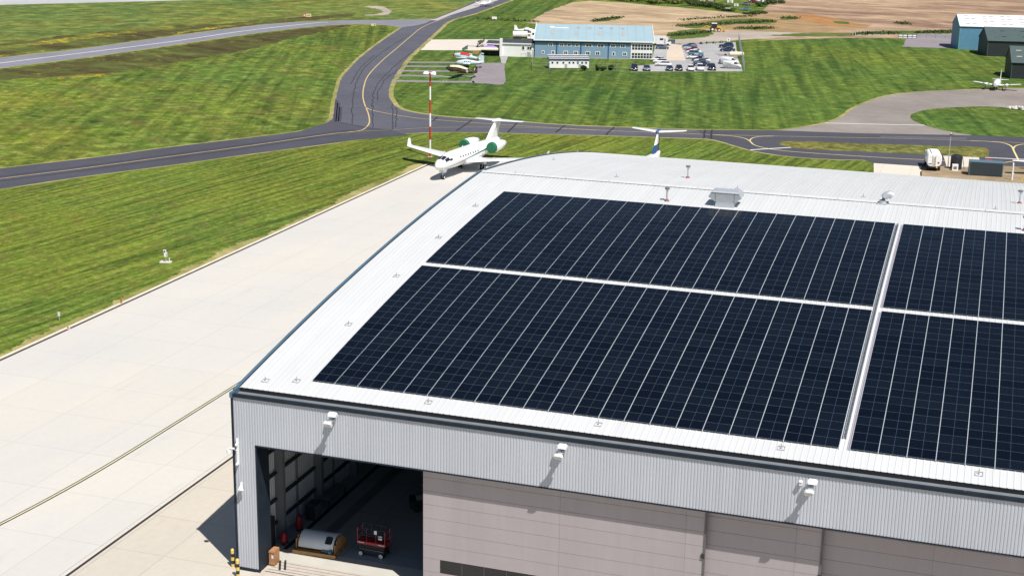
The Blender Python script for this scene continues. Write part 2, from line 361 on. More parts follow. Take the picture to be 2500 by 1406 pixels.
# the joint with the far taxiway: A_up ends at (980,68)
taxi = sheet('taxiway', main_poly, Z2, M_TAXI2)
newasph = [p for p in A_lo_s if p.x < G(870,340).x] + PX([(1000,330),(950,318),(905,314),(830,300),(806,294)]) + [p for p in reversed(A_up_s) if p.x < G(800,300).x and p.y < G(806,294).y]
sheet('taxiway_newer_surface', newasph, Z3, M_TAXI, taxi)
rt = SP([(1700,317.8),(1850,318.9),(1900,319.2),(2101,326.2),(2369,331.2),(2560,338)]) + PX([(2560,440),(2300,425),(2134.6,412),(2131,398)]) + [p for p in reversed(A_lo_s) if p.x > G(1724,340).x]
sheet('taxiway_newer_surface', rt, Z3, M_TAXI, taxi)
sheet('taxiway_pale_strip', PX([(1046,50),(1066,46),(1141,16),(1180,0),(1230,-22),(1270,-22),(1215,2),(1166,18),(1100,38),(1068,51)]), Z4, M_PALE, taxi)
sheet('old_apron', SP(right_px) + PX([(2560,262)]) + SP([(2500,267.5),(2419,261),(2335,262.5),(2268,267.5),(2232,277),(2222,286),(2235,297.5),(2285,314),(2369,329)]) + PX([(2369,331),(2101,326),(1900,319)]), Z2, M_PINK)
sheet('grass_island', rough_edge(SP([(1900,351),(1914,346),(1967.5,346),(2101,351),(2268,356),(2390,360),(2412,366),(2413,380),(2400,384.5),(2268,378),(2101,371),(1967,364.5),(1917,358),(1900,351)]), 0.1), Z4, M_GISL)
sheet('grass_island', rough_edge(SP([(2222,286),(2232,277),(2268,267.5),(2335,262.5),(2419,261),(2500,267.5),(2560,275),(2640,300),(2560,334),(2500,335.5),(2369,329.5),(2285,314),(2235,297.5),(2222,286)]), 0.1), Z3, M_GRIGHT)
# concrete apron and gravel behind the hangar
sheet('pale_apron', PX([(2133,399),(2250,407),(2250,470),(2134,470)]), Z4, M_CONC)
sheet('gravel_yard', rough_edge(PX([(2248,410),(2310,406),(2420,404),(2560,412),(2560,520),(2248,520)]), 0.15), Z4, M_GRAVEL)
sheet('pale_apron', PX([(2303,381),(2390,385),(2395,407),(2312,410)]), Z5, M_CONC)

# dry grass verge along the taxiway edges
def verge(pts, w, off):
    P = [Vector((p[0], p[1])) for p in pts]; Q = []
    for i, p in enumerate(P):
        t = (P[min(i+1, len(P)-1)]-P[max(i-1, 0)]).normalized(); n = Vector((-t.y, t.x)); Q.append(p+n*(off+random.uniform(-0.12, 0.12)*w))
    ribbon('dry_verge', Q, w, Z2+0.003, M_DRY)
def dens(pts, step=1.2): return rough_edge([(p.x, p.y) for p in pts], 0.0, step, False)
verge(dens(A_up_s), 0.9, 0.25); verge(dens(A_lo_s), 0.8, -0.25); verge(dens(IN_s), 1.1, 0.3); verge(dens(B_lo_s, 3), 1.2, -0.4); verge(dens(B_up_s, 3), 1.0, 0.3)
verge(dens(RR_s, 3), 1.3, -0.5); verge(dens(SP(right_px), 3), 0.8, 0.2)

# dry fields beyond
sheet('dry_field', rough_edge(PX([(1283,56),(1340,27),(1400,6),(1440,3),(1520,7),(1600,15),(1660,19),(1790,32),(1850,38),(1850,96),(1816,98),(1640,108),(1590,105)]), 0.6, 4), Z2, M_TAN)
sheet('brown_field', PX([(1850,38),(1900,-10),(2000,-60),(2700,-60),(2700,130),(2330,120),(2210,96),(2168,93.6),(2034,93.6),(1900,98.6),(1850,97)]), Z2, M_BROWNF)
sheet('earth_bank', rough_edge(SP([(1640,56),(1760,46),(1860,34),(1940,34),(2050,50),(2120,66),(2040,76),(1930,80),(1800,74),(1690,70),(1640,56)]), 0.8, 3), Z3, M_EARTH)
sheet('orange_earth', rough_edge(SP([(1938,36),(1985,37),(2050,48),(2090,58),(2126,64),(2040,62),(1985,56),(1950,46),(1938,36)]), 0.8, 2), Z4, M_ORANGE)
for pts in ([(1650,62),(1700,58),(1760,50),(1830,46),(1890,50),(1885,58),(1800,60),(1760,64),(1690,70)], [(1800,72),(1840,66),(1890,70),(1860,74)], [(1905,44),(1940,42),(1945,48),(1910,49)], [(2030,52),(2070,55),(2074,60),(2040,58)], [(1448,55),(1480,46),(1512,41),(1514,46),(1480,53)], [(1630,80),(1700,72),(1740,78),(1720,92),(1640,96)], [(2085,80),(2180,76),(2330,77),(2330,83),(2180,84),(2085,86)], [(1870,88),(1960,82),(2080,82),(2085,88),(1960,90)]):
    sheet('scrub_patch', rough_edge(SP(pts+[pts[0]], 4), 0.8, 1.6), Z5, M_SCRUB)
# access lane
sheet('lane', rough_edge([p for p in SP([(1600,104),(1660,96),(1720,84),(1790,78),(1860,78),(1930,80),(2084,83),(2201,80),(2330,78),(2700,70)])] + [p for p in reversed(SP([(1660,110),(1720,105),(1814,98),(1934,91),(2084,88.6),(2201,85),(2330,84),(2700,78)]))], 0.4, 3), Z4, M_LANE)
sheet('old_yard', rough_edge(PX([(2201,84),(2212,97),(2203,115),(2318,119),(2420,122),(2420,84)]), 0.3, 2), Z5, M_PAD)
# car park, drive, parking pad with its strips
sheet('car_park', PX([(1660,109),(1796,104),(1800,140),(1814,175),(1540,175.5),(1540,163),(1598,158),(1592,146),(1600,110)]), Z3, M_LOT)
sheet('drive', PX([(1630,108.5),(1662,108),(1673,146),(1676,149),(1626,149)]), Z4, M_DRIVE)
sheet('apron_small', PX([(1053,97.5),(1173,97),(1240,98),(1300,100),(1300,118),(1228,124),(1166,124),(1022,123),(1046,104)]), Z2, M_CONC)
pad = sheet('parking_pad', rough_edge(SP([(1163,156),(1226,155),(1231,168),(1233,182),(1230,206),(1190,205),(1152,201.5),(1158,180),(1163,156)], 4), 0.15), Z3, M_PAD)
sheet('path', PX([(1221,139),(1240,139),(1234,156),(1224,156)]), Z3, M_LOT)
for a, b, c, d in (((1000,151),(1112,151.5),(1112,155),(997,154.5)), ((990,160.5),(1108,161.5),(1108,165),(986,164.5)), ((978,171.5),(1104,173),(1104,176.5),(974,175.5)), ((966,182.8),(1100,185.5),(1160,186),(1160,189.5),), ((960,196),(1086,198.5),(1156,198.5),(1160,203))):
    q = [a, b, c, d] if d[0] < c[0] else [a, b, c, d, (b[0], b[1]+4), (a[0]-4, a[1]+4)]
    sheet('hardstanding_strip', PX(q), Z3, M_PAD)

# painted lines
CL = [(-500,500),(0,437),(200,412),(400,385),(600,358),(800,329),(850,324),(880,319.5),(895,311),(902,298),(899,278),(890,255),(886,235),(889,210),(900,184),(932,150),(972,116),(1000,92),(1029,69),(1065,53),(1100,42)]
ribbon('centre_line', SP(CL, 10), 0.27, Z5+0.01, M_YLINE, taxi)
ribbon('centre_line', SP([(892,262),(905,269),(940,277),(1000,287),(1058,293),(1238,306),(1454,318.6),(1670,327),(1740,330)], 10), 0.28, Z5+0.01, M_YLINE, taxi)
ribbon('centre_line', SP([(850,323.5),(872,321.5),(960,318),(1058,312.5),(1202,311.5),(1330,314),(1454,318.9)], 8), 0.16, Z5+0.006, M_YLINE, taxi)
ribbon('centre_line', SP([(1740,330),(1867,332.7),(2034,336),(2235,340),(2369,344.5),(2600,354)], 8), 0.22, Z5+0.006, M_YLINE, taxi)
ribbon('centre_line', SP([(1740,330),(1785,333),(1815,338),(1830,345),(1842,355),(1874,363.5),(1917,369.5),(2001,376),(2134.6,384.5),(2255,391),(2420,398),(2465,396),(2486,391)], 10), 0.28, Z5+0.012, M_YLINE2, taxi)
ribbon('centre_line', SP([(1830,345),(1836,338.5),(1854,334.5),(1890,333.2)], 8), 0.25, Z5+0.010, M_YLINE2, taxi)
ribbon('centre_line', SP([(2369,344.5),(2419,346.7),(2449,350),(2469,358),(2476,371),(2486,391)], 8), 0.34, Z5+0.012, M_YLINE2, taxi)
ribbon('centre_line', SP([(2474,364),(2480,357),(2500,353),(2560,350)], 8), 0.3, Z5+0.010, M_YLINE2, taxi)
for a, b in (((1832,367),(1931,361)), ((2014,301.6),(2257,307)), ((2405,385.5),(2560,393))):
    ribbon('hold_line', PX([a, b]), 0.5, Z5+0.016, M_WLINE, taxi)
ribbon('centre_line', SP([(-300,192),(0,155),(400,105),(600,76),(760,58),(800,55.5)], 8), 0.5, Z4, M_WLINE, tb)
# worn and patched surfacing
M_PATCH = asphalt_mat('dark_patch_asphalt', (0.052,0.052,0.068), 0.2, 0.1); M_WORN = asphalt_mat('worn_asphalt', (0.105,0.105,0.125), 0.22, 0.18)
for a, b in (((817,298),(822,246)), ((823,298),(827,252)), ((829,297),(832,262))): ribbon('worn_track', PX([a, b]), 0.7, Z4, M_PATCH, taxi)
ribbon('worn_track', [p+Vector((0,3.2)) for p in SP(CL[:7], 10)], 1.6, Z4+0.003, M_PATCH, taxi); ribbon('worn_track', [p+Vector((0,-3.6)) for p in SP(CL[:7], 10)], 1.2, Z4+0.003, M_PATCH, taxi)
for pts in ([(1560,313.5),(1690,317.5),(1690,324),(1560,320)], [(2150,332),(2360,337),(2360,341),(2150,337)]): sheet('surface_patch', PX(pts), Z4, M_WORN, taxi)
# bitumen seals over the cracks
def wob(a, b, n, amp):
    a = Vector(a); b = Vector(b); d = b-a; nn = Vector((-d.y, d.x)).normalized()
    return [a+d*(i/n)+nn*random.uniform(-amp, amp)*(0 < i < n) for i in range(n+1)]
def crack(pxs, w, amp):
    P = PX(pxs); out = []
    for i in range(len(P)-1): out += wob(P[i], P[i+1], max(3, int((P[i+1]-P[i]).length/2.5)), amp)[:-1]
    ribbon('crack_seal', out+[P[-1]], w, Z5+0.020, M_SEAL, taxi)
for c in ([(860,303),(860,250),(868,205),(890,165),(930,130),(985,95)], [(856,206),(880,165),(915,135)], [(910,312),(910,258)], [(909,262),(912,225),(925,200),(960,165),(1005,128)], [(958,318),(958,255)], [(923,246),(922,225),(940,195),(985,160)], [(967,312),(968,262)]):
    crack(c, 0.16, 0.22)
for a, b in (((1114,320),(1152,294)), ((1240,325),(1262,301)), ((1357,324),(1380,306.5)), ((1480,330),(1499,311)), ((1718,338),(1722,318)), ((1737,339),(1739,318)), ((1058,296),(1068,287))):
    crack([a, b], 0.35, 0.12)
ribbon('crack_seal', PX([(828,299.5),(905,314),(955,318.5)]), 0.2, Z5+0.018, M_SEAL, taxi)

# ------------------------------------------------------------------ apron by the hangar
APX, CHX, YLX = -44.97, -10.66, -19.34
apron = sheet('apron', [(APX,-200),(CHX,-200),(CHX,168),(-29,166),(-36,158.5),(APX,151.5)], Z2, M_APRON)
apron2 = sheet('apron_old', [(CHX,-200),(180,-200),(180,0),(0.2,0.0),(0.2,101),(180,101),(180,168),(CHX,168)], Z2, M_APRON2)
M_KERB = pbr('kerb_concrete', (0.66,0.60,0.50), 0.8, var=0.12, scale=0.7, coords='Object')
M_SLOT = pbr('drain_slot', (0.028,0.02,0.017), 0.8)
for y0 in range(-200, 152, 16):     # kerb stones along the grass
    y1 = min(y0+15.96, 151.4)
    box_part('kerb', apron, M_KERB, APX-0.62, y0, -0.05, APX-0.28, y1, 0.11)
ribbon('drain_slot', [(APX-0.12,-200),(APX-0.12,151.5)], 0.30, Z2+0.008, M_SLOT, apron)
ribbon('kerb_edge', [(-40,155.8),(-44.95,151.6)], 0.2, Z3, M_SLOT, apron)
ribbon('drain_slot', [(CHX,-200),(CHX,168)], 0.24, Z2+0.012, M_SLOT, apron)
for dx in (-0.5, 0.42): ribbon('drain_edge', [(CHX+dx,-200),(CHX+dx,168)], 0.05, Z2+0.008, M_LANE, apron)
vl = [(APX-0.62, y) for y in range(-200, 152, 2)] + [(APX-0.62, 151.4)]; vr = []
wd = 1.0
for i in range(1400):
    y = 151.4-i*0.25; wd = min(2.6, max(0.25, wd+random.uniform(-0.22, 0.22)+0.02*(1.1-wd))); vr.append((APX-0.62-wd-random.uniform(0, 0.5), y))
sheet('dry_verge', vl+vr, Z2, M_DRY)
# yellow guide line edged in black, bending away at its near end
gl = [(-34.0,-46),(-31,-36),(-28.0,-27.5),(-24.6,-18.5),(-22.2,-10),(-20.7,-2),(-19.8,6),(-19.4,14),(YLX,24)] + [(YLX,y) for y in range(40, 150, 15)]
gl = [Vector((p.x, p.y)) for p in spline([Vector((x, y, 0)) for x, y in gl], 6)]
ribbon('guide_line_border', gl, 0.42, Z3+0.004, M_BLACKP, apron)
ribbon('guide_line', gl, 0.17, Z3+0.010, pbr('pale_yellow_paint', (0.56,0.53,0.33), 0.7, var=0.15, scale=0.6), apron)

# ================================================================== HANGAR
HX1 = 78.0; H = 12.9; HD = 9.56; YR = 50.664; RA, RB, RZ0 = 0.1984, 0.00137, 13.146
def prof(y):
    yy = YR-abs(y-YR); return RZ0+RA*yy-RB*yy*yy
RB = (RA-0.05957761)/(2*YR)
def slope(y): return math.atan(RA-2*RB*(YR-abs(y-YR)))*(1 if y < YR else -1)
def roof_hit(u, v):
    d = ray(u, v); t = 20.0; prev = None
    while t < 400:
        p = CAM+d*t
        if p[1] > 0 and p[2] < prof(p[1]): return Vector(p)
        t += 0.05
    return None
def roof_mat():
    k = NT('roof_sheet', 0.45, 0.4)
    sh = k.noise(k.mapped(0, (1.1,0.012,0.0)), 1, 2, 0.5); run = k.noise(k.mapped(0, (2.2,0.09,0.0), (9,2,0)), 1, 6, 0.7); blot = k.noise(k.mapped(0.4, (0.12,0.12,0.1)), 1, 5, 0.6)
    l = k.math('MULTIPLY', k.rng(sh, 0.35, 0.65, 0.975, 1.02), k.rng(run, 0.45, 0.8, 1.01, 0.94)); l = k.math('MULTIPLY', l, k.rng(blot, 0.3, 0.7, 0.97, 1.02))
    return k.out(k.scale(k.mix(0.0, (0.56,0.568,0.572), (0.56,0.568,0.572)), l))
M_ROOF = roof_mat()
def streak_mat(name, rgb, rough, amt, spec=0.4):
    k = NT(name, rough, spec)
    a = k.noise(k.mapped(0, (1.3,1.3,0.07)), 1, 6, 0.65); b = k.noise(k.mapped(0, (0.16,0.16,0.12)), 1, 4, 0.6); c = k.noise(k.mapped(0, (5,5,4)), 1, 4, 0.7)
    l = k.math('MULTIPLY', k.rng(a, 0.3, 0.75, 1+amt*0.6, 1-amt), k.rng(b, 0.3, 0.7, 1-amt*0.7, 1+amt*0.5)); l = k.math('MULTIPLY', l, k.rng(c, 0.3, 0.7, 1-amt*0.4, 1+amt*0.4))
    return k.out(k.scale(k.mix(0.0, rgb, rgb), l))
M_CLAD = streak_mat('wall_cladding', (0.45,0.475,0.525), 0.45, 0.07)
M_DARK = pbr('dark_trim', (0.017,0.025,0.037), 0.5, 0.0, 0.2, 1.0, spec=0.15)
M_TRIMB = pbr('slate_trim', (0.075,0.14,0.20), 0.35, 0.0, 0.15, 0.5)
M_GUT = pbr('gutter_lining', (0.03,0.042,0.055), 0.45, 0.0, 0.45, 1.2)
M_DOOR = streak_mat('door_panel', (0.365,0.328,0.342), 0.5, 0.06, 0.35)
M_DOOR2 = pbr('door_edge', (0.11,0.10,0.11), 0.5)
M_INNER = pbr('inner_liner', (0.50,0.53,0.56), 0.6, 0.0, 0.05, 0.5)
M_STEEL = pbr('grey_steel', (0.16,0.175,0.19), 0.55, 0.0, 0.1, 1)
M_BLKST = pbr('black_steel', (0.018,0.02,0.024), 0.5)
M_GALV = pbr('galvanised', (0.50,0.53,0.56), 0.4, 0.35, 0.12, 3)
M_WHITE = pbr('white_plastic', (0.80,0.80,0.80), 0.4, 0.0, 0.03, 2)
M_FLOOR = concrete_mat('hangar_floor_paint', (0.34,0.375,0.40), 6.0, 0.06, 0.7)
M_GLASSD = pbr('dark_glass', (0.012,0.014,0.017), 0.12, 0.0, 0.2, 0.5)
M_SILL = pbr('threshold_concrete', (0.5,0.44,0.38), 0.85, 0.0, 0.12, 1.2)

hangar = thing('hangar', 'huge pale grey metal hangar with curved white ribbed roof and sliding doors', 'hangar')
# roof : ribbed sheet, one for each slope, built as real ribs
def roof_slope(name, y0, y1, n):
    xs = []; pitch = 0.4; x = -0.02
    while x < HX1:
        xs += [(x, 0), (x+0.29, 0), (x+0.315, 0.022), (x+0.365, 0.022), (x+0.39, 0)]; x += pitch
    ys = np.linspace(y0, y1, n); V = []; F = []; k = len(xs)
    for y in ys:
        z = prof(y)
        V += [(a, float(y), z+b) for a, b in xs]
    for i in range(n-1):
        for j in range(k-1):
            a = i*k+j; F.append((a, a+1, a+1+k, a+k))
    me = bpy.data.meshes.new(name); me.from_pydata(V, [], F); me.materials.append(M_ROOF); me.update()
    return obj(name, me, hangar)
roof_f = roof_slope('roof', 0.85, YR-0.02, 34); roof_b = roof_slope('roof', YR+0.02, 2*YR-0.3, 34)
# underside, keeps the inside dark
mb = MB()
ys = list(np.linspace(0.4, 2*YR-0.2, 40))
for a, b in zip(ys[:-1], ys[1:]): mb.face([(0.1,a,prof(a)-0.3),(HX1,a,prof(a)-0.3),(HX1,b,prof(b)-0.3),(0.1,b,prof(b)-0.3)])
mb.build('roof_lining', M_STEEL, hangar)
# ridge capping
zr = prof(YR); mb = MB()
for i in range(18):
    a = 0.2+i*4.32; b = a+4.28
    if b > HX1: break
    mb = MB().prism([(YR-0.52, zr+0.018),(YR, zr+0.11),(YR+0.52, zr+0.018),(YR+0.52, zr+0.030),(YR, zr+0.125),(YR-0.52, zr+0.030)], 'x', a, b); mb.build('ridge_cap', M_ROOF, roof_f)
ribbon_mb = MB(); x = 0.3
while x < 58:            # dark blocks standing in for the shadow dashes along the capping edge
    if not (29.9 < x < 31.2 or 36.2 < x < 41): ribbon_mb.box(x, YR-0.56, prof(YR-0.56)+0.004, x+0.24, YR-0.53, prof(YR-0.53)+0.032)
    x += 0.4
ribbon_mb.build('ridge_shade_dashes', M_STEEL, roof_f)['kind'] = 'stuff'
# verge trim along the gable (follows the curve)
def verge_trim(x0, x1, mt, dz0, dz1, ya, yb):
    rings = []
    for y in np.linspace(ya, yb, 60):
        z = prof(float(y)); rings.append([(x0,y,z+dz0),(x1,y,z+dz0),(x1,y,z+dz1),(x0,y,z+dz1)])
    return MB().loft(rings).build('verge_trim', mt, hangar)
verge_trim(-0.14, 0.10, M_TRIMB, -0.35, 0.10, 0.35, 2*YR-0.2)
verge_trim(0.10, 0.135, M_DARK, -0.1, 0.085, 0.9, 2*YR-0.2)
# box gutter behind the front fascia
box_part('gutter', hangar, M_GUT, 0.05, 0.14, 12.60, HX1, 0.95, 12.64)
box_part('gutter_back', hangar, M_BLKST, 0.05, 0.86, 12.64, HX1, 0.90, 13.28)
for i in range(13):
    a = 0.02+i*6.0; b = min(a+5.98, HX1)
    if a >= HX1: break
    MB().box(a, -0.10, 12.905, b, 0.16, 13.12).build('fascia_trim', M_DARK, hangar)
    MB().box(a+0.01, 0.17, 12.98, b-0.01, 0.34, 13.03).build('gutter_edge', M_GUT, hangar)
MB().box(-0.16, -0.12, 12.85, 0.06, 0.6, 13.22).build('fascia_corner', M_TRIMB, hangar)
MB().box(-0.10, -0.075, 0.0, 0.05, 0.06, 12.86).build('corner_trim', M_DARK, hangar)
# front cladding : corrugated profile
def corr(name, x0, x1, z0, z1, y, mt, pitch=0.2, depth=0.026, parent=hangar, axis='x', sgn=-1):
    pts = []; x = x0
    while x < x1-1e-6:
        for a, b in ((0, 0), (0.52, 0), (0.62, 1), (0.90, 1)):
            xx = x+a*pitch
            if xx <= x1: pts.append((xx, b))
        x += pitch
    pts.append((x1, 0)); mb = MB()
    for (a, da), (b, db) in zip(pts[:-1], pts[1:]):
        ya, yb = y+sgn*da*depth, y+sgn*db*depth
        if axis == 'x': mb.face([(a,ya,z0),(b,yb,z0),(b,yb,z1),(a,ya,z1)])
        else: mb.face([(ya,a,z0),(yb,b,z0),(yb,b,z1),(ya,a,z1)])
    me = bpy.data.meshes.new(name); me.from_pydata(mb.v, [], mb.f); me.materials.append(mt); me.update()
    return obj(name, me, parent)
corr('wall_cladding', 0.05, 1.62, 0.25, HD, 0.0, M_CLAD, sgn=1)
corr('wall_cladding', 0.05, HX1, HD, 12.90, 0.0, M_CLAD, sgn=1)
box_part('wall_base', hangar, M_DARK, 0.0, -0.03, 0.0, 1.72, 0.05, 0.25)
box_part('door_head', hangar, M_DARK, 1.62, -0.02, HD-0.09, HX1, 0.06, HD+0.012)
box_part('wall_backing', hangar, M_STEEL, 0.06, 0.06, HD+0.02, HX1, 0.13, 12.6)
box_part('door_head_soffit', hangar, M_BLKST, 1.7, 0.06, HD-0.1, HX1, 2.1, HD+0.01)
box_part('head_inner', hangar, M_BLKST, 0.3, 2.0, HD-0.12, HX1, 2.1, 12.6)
# pier with its dark reveal
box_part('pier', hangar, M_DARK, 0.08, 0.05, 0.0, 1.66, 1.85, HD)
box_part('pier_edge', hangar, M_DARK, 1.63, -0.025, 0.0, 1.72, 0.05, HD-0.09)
# gable and rear walls
def gable(x, t, mt):
    pl = [(0.3, 0.0)] + [(float(y), prof(float(y))-0.2) for y in np.linspace(0.3, 2*YR-0.3, 40)] + [(2*YR-0.3, 0.0)]
    return MB().prism(pl, 'x', x, x+t).build('gable_wall', mt, hangar)
gable(-0.02, 0.1, M_CLAD); gable(HX1-0.1, 0.1, M_CLAD)
corr('rear_wall', 0.0, HX1, 0.0, prof(2*YR-0.3)-0.05, 2*YR-0.25, M_CLAD, 0.4, 0.04, sgn=1)
# inside : liner sheets, rails, columns, floor
floor = sheet('hangar_floor', [(0.2,0.02),(HX1,0.02),(HX1,101),(0.2,101)], Z3, M_FLOOR)
for i in range(6):
    a = 1.9+i*5.2; corr('inner_wall_panel', a, a+5.15, 0.1, 12.4, 0.14, M_INNER, 0.3, 0.035, axis='y', sgn=1)
for z in (1.35, 3.15, 5.2, 7.1, 8.9): box_part('wall_rail', hangar, M_BLKST, 0.12, 1.9, z, 0.40, 33, z+0.16)
for y in (5.6, 12.0, 18.5, 25.0, 31.5): box_part('column', hangar, M_STEEL, 0.18, y-0.2, 0, 0.85, y+0.2, 12.3)
for y in (8.8, 15.2): box_part('wall_post', hangar, M_STEEL, 0.18, y-0.06, 0, 0.32, y+0.06, 12.3)
MB().tube([(0.62,2.35,0.1),(0.62,2.35,12)], 0.11, 10).build('downpipe', M_BLKST, hangar)
for z in (1.4, 3.5, 5.6, 7.7, 8.3): MB().tube([(0.62,2.35,z),(0.62,2.35,z+0.07)], 0.14, 10).build('pipe_collar', M_GALV, hangar)
box_part('electric_cabinet', hangar, M_BLKST, 0.2, 2.9, 0.0, 0.7, 4.3, 2.4)
ribbon('floor_channel', [(1.6,4.0),(1.6,60)], 0.35, Z4+0.004, M_BLKST, floor)
ribbon('floor_channel', [(3.4,4.2),(3.4,60)], 0.9, Z4, M_STEEL, floor)
# door tracks at the threshold
thr = sheet('threshold', [(1.4,-0.9),(HX1,-0.9),(HX1,2.15),(1.4,2.15)], Z4, M_SILL)
sheet('threshold_slab', [(1.0,2.16),(HX1,2.16),(HX1,4.3),(1.0,4.3)], Z4, pbr('door_slab_concrete', (0.5,0.48,0.43), 0.8, 0, 0.06, 0.5), thr)
for y, w in ((0.35,0.09),(0.72,0.07),(1.12,0.05),(1.53,0.05),(1.95,0.05)): ribbon('door_track', [(1.9,y),(HX1,y)], w, Z5, M_SLOT if y < 0.5 else M_STEEL, thr)
# sliding door leaves of horizontal panels
def leaf(x0, x1, y, cols, lab, win=None):
    fr = box_part('door_leaf', hangar, M_DOOR2, x0, y+0.035, 0.05, x1, y+0.22, HD-0.15); fr['label'] = lab
    zs = [0.10] + [0.95+0.975*i for i in range(9)] + [HD-0.12]
    for c0, c1 in zip(cols[:-1], cols[1:]):
        for z0, z1 in zip(zs[:-1], zs[1:]):
            def pnl(a, b, c, d):
                if b-a > 0.05: MB().box(a+0.006, y, c+0.009, b-0.006, y+0.034, d-0.009).build('door_panel', M_DOOR, fr)
            if win and abs(z0-1.925) < 0.02 and c0 < win[1] and c1 > win[0]:
                pnl(c0, max(c0, win[0]), z0, z1); pnl(min(c1, win[1]), c1, z0, z1)
            else: pnl(c0, c1, z0, z1)
    if win:
        n = 7; w = (win[1]-win[0])/n
        for i in range(n): MB().box(win[0]+i*w+0.03, y+0.012, 1.96, win[0]+(i+1)*w-0.03, y+0.034, 2.87).build('window_pane', M_GLASSD, fr)
    MB().box(x1-0.06, y-0.05, 0.06, x1+0.06, y+0.1, HD-0.16).build('edge_seal', M_DOOR2, fr)
    return fr
leaf(13.72, 32.80, 0.71, [13.72, 23.27, 31.56, 32.74], 'mauve grey sliding door leaf with a strip window', (14.94, 26.0))
leaf(32.2, 40.0, 1.12, [32.2, 38.4, 39.94], 'narrow mauve grey sliding door leaf between two wider leaves')
leaf(39.4, 58.5, 1.53, [39.4, 46.6, 56.0, 58.44], 'mauve grey sliding door leaf in the deepest shade')
leaf(57.9, 77.0, 1.94, [57.9, 66.0, 74.0, 76.9], 'last mauve grey sliding door leaf')
for x, z in ((32.62, 6.0), (39.9, 5.6)): MB().box(x, 0.62 if x < 35 else 1.03, z, x+0.2, 0.75 if x < 35 else 1.12, z+0.3).build('door_buffer', M_BLKST, hangar)

# ------------------------------------------------------------------ solar arrays
def pv_mat():
    k = NT('solar_cells', 0.06, 0.26)
    tc = k.nt.nodes.new('ShaderNodeTexCoord'); v = tc.outputs['Object']
    br = k.nt.nodes.new('ShaderNodeTexBrick'); br.offset = 0; br.inputs['Scale'].default_value = 1
    br.inputs['Brick Width'].default_value = 0.083; br.inputs['Row Height'].default_value = 0.166; br.inputs['Mortar Size'].default_value = 0.006; br.inputs['Mortar Smooth'].default_value = 0.4
    br.inputs['Color1'].default_value = (0.0030,0.0055,0.0118,1); br.inputs['Color2'].default_value = (0.0024,0.0045,0.0100,1); br.inputs['Mortar'].default_value = (0.011,0.016,0.026,1)
    k.nt.links.new(v, br.inputs['Vector'])
    oi = k.nt.nodes.new('ShaderNodeObjectInfo')
    f = k.rng(oi.outputs['Random'], 0, 1, 0.72, 1.3)
    tint = k.mix(oi.outputs['Random'], (0.92,0.98,1.1), (1.05,1.0,0.92))
    k.out(k.scale(k.mix(1.0, br.outputs[0], tint, 'MULTIPLY'), f))
    k.b.inputs['Roughness'].default_value = 0.09; k.b.inputs['IOR'].default_value = 1.21; return k.mt
M_PV = pv_mat()
M_PVF = pbr('panel_frame', (0.105,0.135,0.175), 0.35, 0.3, 0.05, 3)
M_RAIL = pbr('mounting_rail', (0.62,0.66,0.70), 0.35, 0.2, 0.05, 3)
def pv_mesh(L, W):
    mb = MB(); mb.box(-L/2, -W/2, -0.034, L/2, W/2, 0.0, 1)
    g = 0.011
    for a, b in ((-L/2+g, -0.007), (0.007, L/2-g)): mb.face([(a,-W/2+g,0.0015),(b,-W/2+g,0.0015),(b,W/2-g,0.0015),(a,W/2-g,0.0015)], 0)
    me = bpy.data.meshes.new('solar_panel'); me.from_pydata(mb.v, [], mb.f); me.materials.append(M_PV); me.materials.append(M_PVF)
    me.polygons.foreach_set('material_index', mb.m); me.update(); return me
BAND = 1.6994; me_cache = {}
